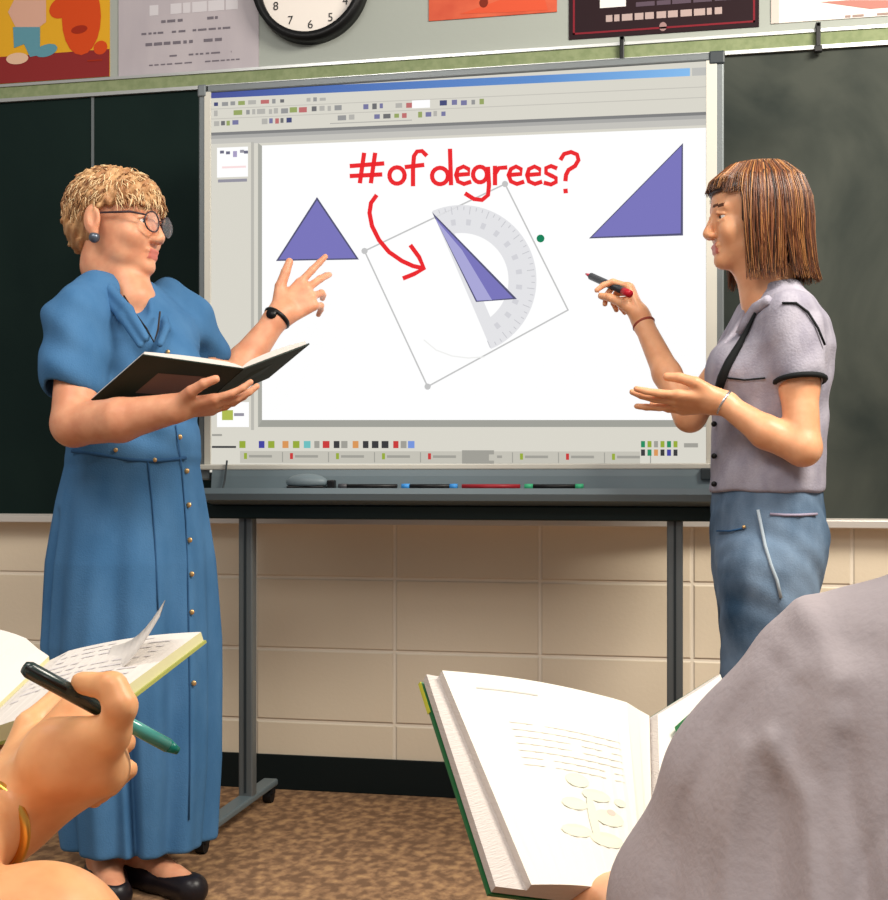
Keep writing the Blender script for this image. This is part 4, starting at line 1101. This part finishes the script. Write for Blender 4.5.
    hm = [mat('hair_brown', (80, 46, 28), .35, spec=.6), mat('hair_auburn', (118, 68, 38), .35, spec=.6), mat('hair_gold', (172, 118, 66), .35, spec=.6), mat('hair_dark', (44, 28, 22), .4, spec=.5)]
    hair = v.build('hair', hm[3], body); del v
    paths = []
    prof_u = np.array([.130, .118, .085, .04, -.01, -.065, -.115, -.152]); prof_r = np.array([.02, .52, .86, 1.0, 1.03, 1.0, .97, 1.0])
    for i in range(2600):
        az = RNG.uniform(-math.pi, math.pi)
        ff, ww = math.cos(az), math.sin(az)
        stop = 1.0
        if ff > .52: stop = .37 if ff > .8 else .42       # fringe
        n = 16; pts = []; j0 = RNG.uniform(0, .25); L = stop * RNG.uniform(.88, 1.0)
        jr = RNG.uniform(.95, 1.05); wob = RNG.uniform(0, 6)
        for k in range(n):
            x = j0 * stop + (L - j0 * stop) * k / (n - 1)
            q = x * 7; u = np.interp(q, range(8), prof_u); r = np.interp(q, range(8), prof_r) * jr
            a2 = az + .06 * math.sin(wob + x * 5) * x
            f2_ = -.024 + (.106 if math.cos(a2) < 0 else .126) * r * math.cos(a2); w2 = .094 * r * math.sin(a2)
            if stop < 1: f2_ += .006 * x
            if x > .45 and f2_ > .040: f2_ = .040 + (f2_ - .040) * .3
            if u < -.05: f2_ -= .010 * (-.05 - u) / .08 * (1 if math.cos(a2) < -.2 else 0)
            pts.append(P(f2_, u, w2))
        paths.append((pts, RNG.uniform(.0010, .0024), int(RNG.choice([0, 0, 0, 1, 1, 1, 2, 2, 3]))))
    strands('hair_locks', paths, hm, hair)
    # wrist things
    for (wr, el, m_, r_, off, nm) in ((wr_l, el_l, M['silver'], .024, .004, 'watch_strap'), (wr_r, el_r, mat('bracelet_red', (150, 66, 50), .5), .0235, .01, 'bracelet')):
        q = unit(wr - el); a = unit(np.cross(q, CF)); b_ = np.cross(q, a); c0 = wr - q * off
        MB().tube([c0 + (a * math.cos(x) + b_ * math.sin(x)) * r_ for x in np.linspace(0, 2 * math.pi, 25)[:-1]], .0035, 8, closed=True).build(nm, m_, t, True)
    return t
student()
# marker in the girl's hand
a, c = C(586, 274, 2.96), C(630, 294, 2.80)
mk = empty('marker_pen', 'dark marker held in the girl\'s raised hand, pointing at the whiteboard', 'marker', (a + c) / 2)
d = unit(c - a); L = np.linalg.norm(c - a)
MB().tube([a + d * L * .12, a + d * L * .86], .0085, 14).build('barrel', mat('pen_dark', (44, 46, 52), .35), mk, True)
MB().tube([a, a + d * .006, a + d * L * .13], [.0022, .003, .0062], 12).build('tip', mat('pen_tip', (190, 60, 80), .4), mk, True)
MB().tube([a + d * L * .86, c], [.0087, .0085], 14).build('end_cap', mat('pen_red', (190, 24, 44), .4), mk, True)

# ------------------------------------------------------------------ foreground: seated pupil on the right (seen from behind)
def seated_right():
    T = C; base = T(1000, 900, .95); base[2] = 0
    t = empty('person', 'seated pupil in a grey shirt seen from behind, filling the lower right corner', 'person', base)
    Fb = unit(CF * .8 - CR * .55); Lb = np.cross(UP, Fb)
    lo = CAM + CF * .35 - CR * .05 + np.array([-.1, -.1, 0]); 
    # --- body: head, neck, trunk, arms and legs
    xs = [T(560, 480, .6), T(560, 480, 1.5), T(1500, 480, .6), T(1400, 480, 1.5)]
    lo = np.min(xs, 0) - .04; hi = np.max(xs, 0) + .04; lo[2] = -.004; hi[2] = 1.28
    v = Vol(lo, hi, .006)
    ho = T(1135, 350, .93); s = 1.0
    P, ax = head(v, ho, unit(Fb - UP * .35), UP, s)
    neck = T(1050, 590, .90)
    v.chain([P(-.02, -.04), neck], [.052, .062], .03)
    sh_l = T(800, 705, .94); sh_r = T(1230, 660, .84)
    hipc = T(1030, 1100, .84)
    v.chain([neck - UP * .10 - CR * .02, hipc], [.07, .12], .05); v.cap(sh_l, sh_r, .05, .05, .04)
    el_l = T(700, 960, 1.02); wr_l = T(612, 905, 1.20)
    v.chain([sh_l, el_l, wr_l], [.05, .042, .026], .01)
    hand(v, wr_l, unit(T(560, 885, 1.27) - wr_l), -UP * .8 + CF * .2, UP + CR * .3, [(.1, .3, .3)] * 4, [(.7, .6, -.2), (.9, .3, -.2), (.9, .1, -.2)], .95)
    el_r = T(1300, 980, .95); wr_r = T(1050, 930, 1.18)
    v.chain([sh_r, el_r, wr_r], [.05, .042, .026], .01)
    hand(v, wr_r, unit(CF - CR * .6), UP, -CR, [(.3, .4, .3)] * 4, [(.7, .6, -.2), (.9, .3, -.2), (.9, .1, -.2)], .95)
    fw_ = unit(CF * .9 + CR * .35)
    for w in (-1, 1):
        h0 = hipc + Lb * .09 * w; h0[2] = .48; kn = h0 + fw_ * .40; kn[2] = .49; an = kn + fw_ * .02; an[2] = .08; toe = an + fw_ * .15; toe[2] = .03
        v.chain([h0, kn, an], [.08, .06, .038], .02); v.cap(an - UP * .03, toe, .036, .028, .02)
    v.half((0, 0, .003), (0, 0, -1))
    body = v.build('body', [M['skin_tan'], M['lips'], M['brow_brown']], t, face_mats(P, ax, s)); del v
    # trousers and shoes
    v = Vol(np.array([lo[0], lo[1], 0]), np.array([hi[0], hi[1], .75]), .007)
    v.cap(hipc + UP * (.56 - hipc[2]), hipc + UP * (.46 - hipc[2]), .15, .14, .03)
    for w in (-1, 1):
        h0 = hipc + Lb * .09 * w; h0[2] = .48; kn = h0 + fw_ * .40; kn[2] = .49; an = kn + fw_ * .02; an[2] = .10
        v.chain([h0, kn, an], [.095, .075, .058], .02)
    v.half((0, 0, .06), (0, 0, -1)); v.build('trousers', M['denim_jean'], t); del v
    for w in (-1, 1):
        h0 = hipc + Lb * .09 * w; q = h0 + fw_ * .42; q[2] = .034; vs = Vol(q - .26, q + .26, .005)
        vs.chain([q - fw_ * .02, q + fw_ * .16], [.044, .038], .01); vs.half((0, 0, .001), (0, 0, -1)); vs.build('shoe', M['black'], t)
    # --- shirt: silhouette curve of back and shoulder
    v = Vol(np.array([lo[0], lo[1], .40]), np.array([hi[0], hi[1], .98]), .004)
    v.chain([T(1030, 1080, .84), T(1020, 860, .86), T(985, 738, .88)], [.150, .150, .102], .06)
    v.chain([T(1000, 742, .88), T(850, 720, .93)], [.104, .076], .06)
    v.chain([T(1000, 738, .88), T(1230, 720, .82)], [.108, .085], .06)
    v.chain([T(838, 716, .93), T(768, 800, .96), T(712, 905, 1.0), T(695, 960, 1.02)], [.074, .070, .070, .066], .05)
    v.chain([T(900, 800, .92), T(820, 960, .92)], [.09, .10], .06)
    v.chain([T(1240, 740, .82), T(1300, 980, .93)], [.08, .062], .04)
    v.chain([neck - UP * .06, neck + UP * .012 + Fb * .01], [.085, .068], .05); v.cap(neck + UP * .0, neck + UP * .12, .057, .062, .004, True)
    GR = [([(775, 665), (725, 730), (690, 800), (668, 900)], 13, .0035), ([(745, 750), (728, 830), (725, 920)], 13, -.003), ([(770, 740), (805, 800), (815, 930)], 14, -.0035), ([(845, 700), (850, 790), (875, 920)], 14, .003),
          ([(800, 690), (780, 800), (775, 920)], 15, .003), ([(905, 800), (870, 860), (850, 930)], 13, .0035), ([(720, 660), (790, 640), (870, 650)], 20, .002), ([(800, 600), (830, 660), (842, 720)], 16, -.0025)]
    def folds(x, y, z):
        cx = (x - CAM[0]) * CR[0] + (y - CAM[1]) * CR[1]; cz = z - CAM[2]
        a = cx * .80 - cz * .6; b = cx * .6 + cz * .8     # along / across the falling folds
        g = lambda c0, w, A: A * np.exp(-((b * .0 + (cx * .93 + cz * .36) - c0) / w) ** 2)
        dep = (x - CAM[0]) * CF[0] + (y - CAM[1]) * CF[1]
        X = 444 + cx / dep * F; Y = HZ - cz / dep * F
        d = .0012 * np.sin(45 * cx - 50 * cz + 2 * np.sin(20 * cx))
        for (p, w, A) in GR:
            best = None
            for (x0, y0), (x1, y1) in zip(p[:-1], p[1:]):
                L2 = (x1 - x0) ** 2 + (y1 - y0) ** 2
                t_ = np.clip(((X - x0) * (x1 - x0) + (Y - y0) * (y1 - y0)) / L2, 0, 1)
                q = (X - x0 - t_ * (x1 - x0)) ** 2 + (Y - y0 - t_ * (y1 - y0)) ** 2
                best = q if best is None else np.minimum(best, q)
            d = d + 1.7 * A * np.exp(-best / w ** 2)
        return d
    v.disp(folds)
    shirt = v.build('shirt', M['grey_shirt'], t); del v
    # armhole seam: a fine raised line
    sv = np.array([list(q.co) for q in shirt.data.vertices]) + np.array(base)
    def on(px, py):
        u = unit(C(px, py, 1.0) - CAM); r = sv - CAM; tt_ = r @ u; dd = np.linalg.norm(r - tt_[:, None] * u, axis=1)
        m = dd < .004; return CAM + u * ((tt_[m].min() if m.any() else .85) + .0005)
    # hair
    v = Vol(ho - .2, ho + .2, .006); v.ell(P(-.02, .035), [.11, .088, .1], [ax[0], ax[2], ax[1]]); v.ell(P(.10, -.03), [.07, .10, .085], [ax[0], ax[2], ax[1]], .01, True)
    v.half(P(0, -.07), -ax[1]); v.disp(lambda x, y, z: .003 * np.sin(150 * x + 3 * np.sin(90 * z)) * np.sin(140 * y + 60 * z)); v.build('hair', mat('hair_short_brown', (70, 46, 32), .6), body); del v
    return t
seated_right()

def open_book_block(t, a, b2, c, d, n, th, nm, bulge, mats, N=14):
    m = MB(); top = []
    for i in range(N + 1):
        x = i / N; hgt = th + bulge * math.sin(x * math.pi) * (1 - .4 * x)
        if x > .85: hgt *= 1 - (x - .85) / .15 * .6
        p = a + (b2 - a) * x; q = d + (c - d) * x; top.append((p, q, p + n * hgt, q + n * hgt))
    for i in range(N):
        A, B_ = top[i], top[i + 1]
        m.add([A[2], B_[2], B_[3], A[3]], [(0, 1, 2, 3)]); m.add([A[0], A[2], B_[2], B_[0]], [(0, 1, 2, 3)], 1); m.add([A[1], B_[1], B_[3], A[3]], [(0, 1, 2, 3)], 1)
    m.add([top[0][0], top[0][1], top[0][3], top[0][2]], [(0, 1, 2, 3)], 1); m.add([top[-1][0], top[-1][1], top[-1][3], top[-1][2]], [(0, 1, 2, 3)], 1)
    o = m.build(nm, mats, t); return o, top
def rbook():
    # left half stands up facing the camera: outer edge, spine edge
    A = C(422, 680, 1.33); B = C(490, 892, 1.16)      # outer (left) edge top / bottom
    Cc = C(646, 720, 1.42); D = C(650, 912, 1.26)     # spine top / bottom
    t = empty('textbook', 'open green-edged textbook with a flower drawing held at the lower centre', 'book', (B + D) / 2)
    n = unit(np.cross(Cc - A, B - A)); n = n if n @ CF < 0 else -n
    MB().prism([A - n * .003, B - n * .003, D - n * .003, Cc - n * .003], -n * .004).build('cover', [M['book_green']], t)
    MB().prism([A - n * .0028, A - n * .0028 + (B - A) * .16, A + (B - A) * .16 - n * .0075 + (A - Cc) * .003, A - n * .0075 + (A - Cc) * .003], (A - Cc) * .003).build('cover_edge', M['yellow_green'], t)
    ins = (Cc - A) * .015
    pg, top = open_book_block(t, A + (Cc - A) * .055, Cc, D, B + (D - B) * .19, n, .020, 'pages', .012, [M['paper'], M['paper_edge']])
    # stepped outer edge
    MB().prism([A + ins * .3, B + ins * .3, B + (D - B) * .20, A + (Cc - A) * .055], n * .010).build('page_stack', M['paper_edge'], t)
    def pt(x, y):      # page surface point, x from the outer edge, y down
        k = x * 14; i = min(int(k), 13); f_ = k - i
        p = top[i][2] * (1 - f_) + top[i + 1][2] * f_; q = top[i][3] * (1 - f_) + top[i + 1][3] * f_
        return p * (1 - y) + q * y + n * .0004
    b = MB()
    def line(x0, x1, y, h, m):
        for i in range(10):
            a0, a1 = x0 + (x1 - x0) * i / 10, x0 + (x1 - x0) * (i + 1) / 10
            if i % 3 == 2 and random.random() < .4: continue
            b.poly([pt(a0, y), pt(a1, y), pt(a1, y + h), pt(a0, y + h)], m)
    line(.12, .40, .075, .008, 0)
    for k in range(7): line(.22, .8, .24 + k * .035, .006, 1)
    b.build('page_text', [M['ink_soft'], mat('ink_faint', (238, 235, 225), .8)], pg)
    b = MB()
    def blob(cx, cy, r0, r1, m): b.poly([pt(min(.96, cx + r0 * math.cos(a)), cy + r1 * math.sin(a)) for a in np.linspace(0, 2 * math.pi, 13)[:-1]], m)
    for (cx, cy, r0, r1, m) in ((.50, .50, .07, .035, 0), (.60, .56, .09, .03, 0), (.45, .62, .08, .03, 0), (.66, .66, .10, .04, 0), (.42, .75, .10, .03, 0), (.62, .77, .12, .035, 0), (.55, .68, .03, .12, 0), (.78, .90, .14, .07, 1), (.68, .63, .03, .015, 2), (.75, .57, .04, .02, 0)):
        blob(cx, cy, r0, r1, m)
    b.build('page_drawing', [M['art_green'], M['art_peach'], M['art_pink']], pg)
    # right half: turned away behind, cream pages with a green cover strip
    Rt = C(716, 676, 1.58); Rb = C(790, 860, 1.40)
    n2 = unit(np.cross(Rt - Cc, D - Cc)); n2 = n2 if n2 @ CF < 0 else -n2
    MB().prism([Cc, Rt, Rb, D], -n2 * .003).build('cover', M['book_green'], t)
    o2, top2 = open_book_block(t, Cc + n2 * .001, Rt, Rb, D + n2 * .001, n2, .016, 'pages', .010, [M['paper'], M['paper_edge']])
    g_ = lambda x, y: (Cc * (1 - x) + Rt * x) * (1 - y) + (D * (1 - x) + Rb * x) * y + n2 * .028
    MB().poly([g_(.10, .12), g_(.50, .07), g_(.9, .06), g_(.9, .12), g_(.45, .15), g_(.14, .22)]).build('green_stripe', M['book_green'], o2)
rbook()


# ------------------------------------------------------------------ foreground: pupil at the left with the pen
def seated_left():
    T = C; base = T(-300, 900, .9); base[2] = 0
    t = empty('person', 'pupil at the lower left edge whose hand holds a green pen over a book', 'person', base)
    Fb = unit(CF * .8 + CR * .6); Lb = np.cross(UP, Fb)
    xs = [T(-620, 480, .55), T(190, 480, .75), T(-560, 480, 1.15), T(190, 480, 1.2)]
    lo = np.min(xs, 0) - .03; hi = np.max(xs, 0) + .03; lo[2] = -.004; hi[2] = 1.26
    v = Vol(lo, hi, .0036)
    ho = T(-330, 170, .80); ho[2] = 1.12
    P, ax = head(v, ho, unit(Fb - UP * .3), UP, .98)
    neck = ho - UP * .17 - Fb * .03
    v.chain([P(-.02, -.04), neck], [.05, .058], .03)
    hipc = neck * 1; hipc[2] = .55; hipc = hipc - Fb * .03
    v.chain([neck - UP * .10, hipc], [.07, .11], .05)
    sh_r = neck - Lb * .15 - UP * .06; sh_l = neck + Lb * .15 - UP * .06
    v.cap(sh_r, sh_l, .04, .04, .04)
    wr = T(4, 815, .97); el = T(-150, 905, .80)
    v.chain([sh_r, el], [.045, .042], .02); v.chain([el, (el + wr) / 2, wr], [.042, .040, .031], .015)
    tips = hand(v, wr, unit(CR * .74 + UP * .64 + CF * .22), -CF * .9 + UP * .25, UP * .7 - CR * .6,
         [None, (1.25, 1.3, .6), (1.3, 1.35, .7), (1.3, 1.4, .8)], [(.70, .55, -.25), (.85, .20, -.55), (.75, -.1, -.7)], 1.04, spread=.02, k=.003, kp=.026, wr=.033)
    v.chain([T(60, 745, .95), T(112, 732, .935), T(121, 706, .925), T(112, 687, .93), T(82, 683, .945)], [.020, .0135, .0115, .0108, .0088], .006)
    v.chain([T(50, 770, .95), T(100, 770, .955)], [.024, .019], .03)
    el2 = T(-420, 880, 1.05); wr2 = T(-120, 800, 1.14)
    v.chain([sh_l, el2, wr2], [.045, .04, .026], .02)
    hand(v, wr2, unit(CR + UP * .1), -UP, CF, [(.1, .3, .3)] * 4, [(.7, .6, -.2), (.9, .3, -.2), (.9, .1, -.2)], .95)
    knp = []
    for w, (px, py, d) in ((-1, (35, 962, .86)), (1, (-260, 940, 1.05))):
        h0 = hipc + Lb * .09 * w; h0[2] = .50; kn = T(px, py, d); an = kn + Fb * .03; an[2] = .08; toe = an + Fb * .15; toe[2] = .03
        v.chain([h0, kn, an], [.085, .062, .038], .02); v.cap(an - UP * .03, toe, .036, .028, .02); knp.append((h0, kn, an, toe))
    v.half((0, 0, .003), (0, 0, -1))
    body = v.build('body', [M['skin_hand'], M['lips'], M['brow_brown']], t, face_mats(P, ax, .98)); del v
    v = Vol(np.array([lo[0], lo[1], .38]), np.array([hi[0], hi[1], 1.10]), .006)
    v.chain([neck - UP * .06, hipc - UP * .06], [.11, .145], .05); v.chain([sh_r, sh_l], [.065, .065], .05)
    for sh, e in ((sh_r, el), (sh_l, el2)):
        q = sh + (e - sh) * .62; v.chain([sh, q], [.065, .07], .03); v.cap(q + (e - sh) * .06, e, .056, .056, .004, True); v.half(q + (e - sh) * .12, e - sh, .004, (q - .10, q + .10)) if False else None
    v.chain([neck, neck + UP * .08], [.06, .058], .01, True)
    v.build('shirt', M['white_shirt'], t); del v
    v = Vol(np.array([lo[0], lo[1], .28]), np.array([hi[0], hi[1], .70]), .006)
    v.cap(hipc, hipc - UP * .10, .15, .14, .03)
    for (h0, kn, an, toe) in knp: v.cap(h0, h0 + (kn - h0) * .6, .10, .085, .03)
    v.build('shorts', M['denim_dark'], t); del v
    for (h0, kn, an, toe) in knp:
        q = an * 1; q[2] = .034; vs = Vol(q - .26, q + .26, .005)
        vs.chain([q, q + Fb * .17], [.045, .038], .01); vs.half((0, 0, .001), (0, 0, -1)); vs.build('shoe', M['black'], t)
    v = Vol(ho - .2, ho + .2, .006); v.ell(P(-.02, .035), [.11, .088, .1], [ax[0], ax[2], ax[1]]); v.ell(P(.10, -.03), [.07, .10, .085], [ax[0], ax[2], ax[1]], .01, True)
    v.half(P(0, -.07), -ax[1]); v.disp(lambda x, y, z: .003 * np.sin(150 * x + 3 * np.sin(90 * z)) * np.sin(140 * y + 60 * z)); v.build('hair', mat('hair_dark_brown', (50, 34, 26), .6), body); del v
    q = unit(wr - el); a = unit(np.cross(q, CF)); b_ = np.cross(q, a); c0 = wr - q * .030
    MB().tube([c0 + (a * math.cos(x) + b_ * math.sin(x)) * .0365 for x in np.linspace(0, 2 * math.pi, 33)[:-1]], .0045, 8, closed=True).build('bangle', M['gold'], t, True)
    seated_left.tips = tips
    # nails
seated_left()
# green pen
a, c = C(24, 667, .925), C(178, 751, .985); d = unit(c - a); L = np.linalg.norm(c - a)
pen = empty('pen', 'dark green pen held in the hand at the lower left', 'pen', (a + c) / 2)
MB().tube([a, a + d * .004, a + d * L * .53], [.0045, .0064, .0064], 16).build('cap', mat('pen_cap', (22, 44, 42), .25, spec=.6), pen, True)
MB().tube([a + d * L * .53, a + d * L * .93], [.0056, .0056], 16).build('barrel', mat('pen_barrel', (70, 150, 140), .2, spec=.7), pen, True)
MB().tube([a + d * L * .93, c], [.0054, .0030], 12).build('tip', mat('pen_teal', (10, 110, 96), .3), pen, True)
MB().tube([a + d * .004 - CF * .0064 + UP * .003, a + d * L * .28 - CF * .0072 + UP * .003], .0014, 8).build('clip', M['black'], pen, True)

def lbook():
    S1 = C(50, 664, 1.36); S0_ = C(-40, 752, 1.06); R1 = C(206, 640, 1.34); R0 = C(112, 712, 1.05)
    L1 = C(-90, 668, 1.40); L0 = C(-240, 760, 1.10)
    t = empty('workbook', 'open workbook with printed pages under the pupil\'s pen hand at the left', 'book', (S0_ + R0) / 2)
    n = unit(np.cross(R0 - S0_, S1 - S0_)); n = n if n[2] > 0 else -n
    n2 = unit(np.cross(L0 - S0_, S1 - S0_)); n2 = n2 if n2[2] > 0 else -n2
    MB().prism([S0_, R0, R1, S1], -n * .003).build('cover', M['olive'], t)
    MB().prism([S0_, L0, L1, S1], -n2 * .003).build('cover', M['olive'], t)
    mats = [mat('paper_grey', (214, 208, 202), .8, spec=.1), mat('edge_cream', (212, 206, 160), .7)]
    e = (S0_ - R0) * .02
    o1, t1 = open_book_block(t, R0 + e, S0_, S1, R1 + e, n, .010, 'pages', .006, mats)
    o2, t2 = open_book_block(t, L0, S0_, S1, L1, n2, .022, 'pages', .030, mats)
    def pt(top, x, y):
        k = x * 14; i = min(int(k), 13); f_ = k - i
        p = top[i][2] * (1 - f_) + top[i + 1][2] * f_; q = top[i][3] * (1 - f_) + top[i + 1][3] * f_
        return p * (1 - y) + q * y + n * .0006
    b = MB()
    for r_ in range(9):
        y = .95 - r_ * .08; x = .12
        while x < .86:
            w = random.uniform(.04, .14)
            if random.random() < .75: b.poly([pt(t1, x, y), pt(t1, min(x + w, .88), y), pt(t1, min(x + w, .88), y - .022), pt(t1, x, y - .022)])
            x += w + .03
    b.build('page_text', [mat('ink_grey', (206, 200, 200), .8)], o1)
    # a leaf standing up out of the fold
    m = MB(); rows = []
    A0, A1 = C(98, 682, 1.18), C(112, 646, 1.30); B0, B1 = C(160, 615, 1.20), C(165, 600, 1.30)
    for i in range(9):
        x = i / 8; up_ = UP * (-.012 * math.sin(x * math.pi)); rows.append((A0 + (B0 - A0) * x + up_, A1 + (B1 - A1) * x + up_))
    th_ = n * .0008
    for i in range(8):
        (p, q), (p2, q2) = rows[i], rows[i + 1]
        m.add([p, p2, q2, q, p - th_, p2 - th_, q2 - th_, q - th_], [(0, 1, 2, 3), (7, 6, 5, 4), (0, 4, 5, 1), (3, 2, 6, 7)])
    m.build('raised_page', mats[0], t, True)
lbook()
def px_(p):
    r = np.array(p) - CAM; d = r @ CF; return tuple(round(float(x), 2) for x in (444 + (r @ CR) / d * F, HZ - r[2] / d * F, d))

# ------------------------------------------------------------------ lights
w_ = bpy.data.worlds.new('world'); scene.world = w_; w_.use_nodes = True
w_.node_tree.nodes['Background'].inputs[0].default_value = (1.0, .96, .92, 1); w_.node_tree.nodes['Background'].inputs[1].default_value = .33
def area(name, loc, to, sx, sy, e, c):
    l = bpy.data.lights.new(name, 'AREA'); l.shape = 'RECTANGLE'; l.size = sx; l.size_y = sy; l.energy = e; l.color = c
    o = bpy.data.objects.new(name, l); COL.objects.link(o); o.location = loc
    o.rotation_euler = (Vector(to) - Vector(loc)).to_track_quat('-Z', 'Y').to_euler(); return o
area('ceiling_lamp_right', (1.9, -1.7, 2.75), (0.3, -.4, .7), 1.2, .6, 92, (1, .93, .82))
area('ceiling_lamp_left', (-.6, -2.6, 2.8), (-.6, -.6, .9), 1.0, .6, 26, (1, .95, .9))
area('fill_light_near', (.9, -3.6, 2.7), (.5, -2.2, .6), 1.2, .6, 22, (1, .94, .88))  # added fill light behind the camera, no visible fixture
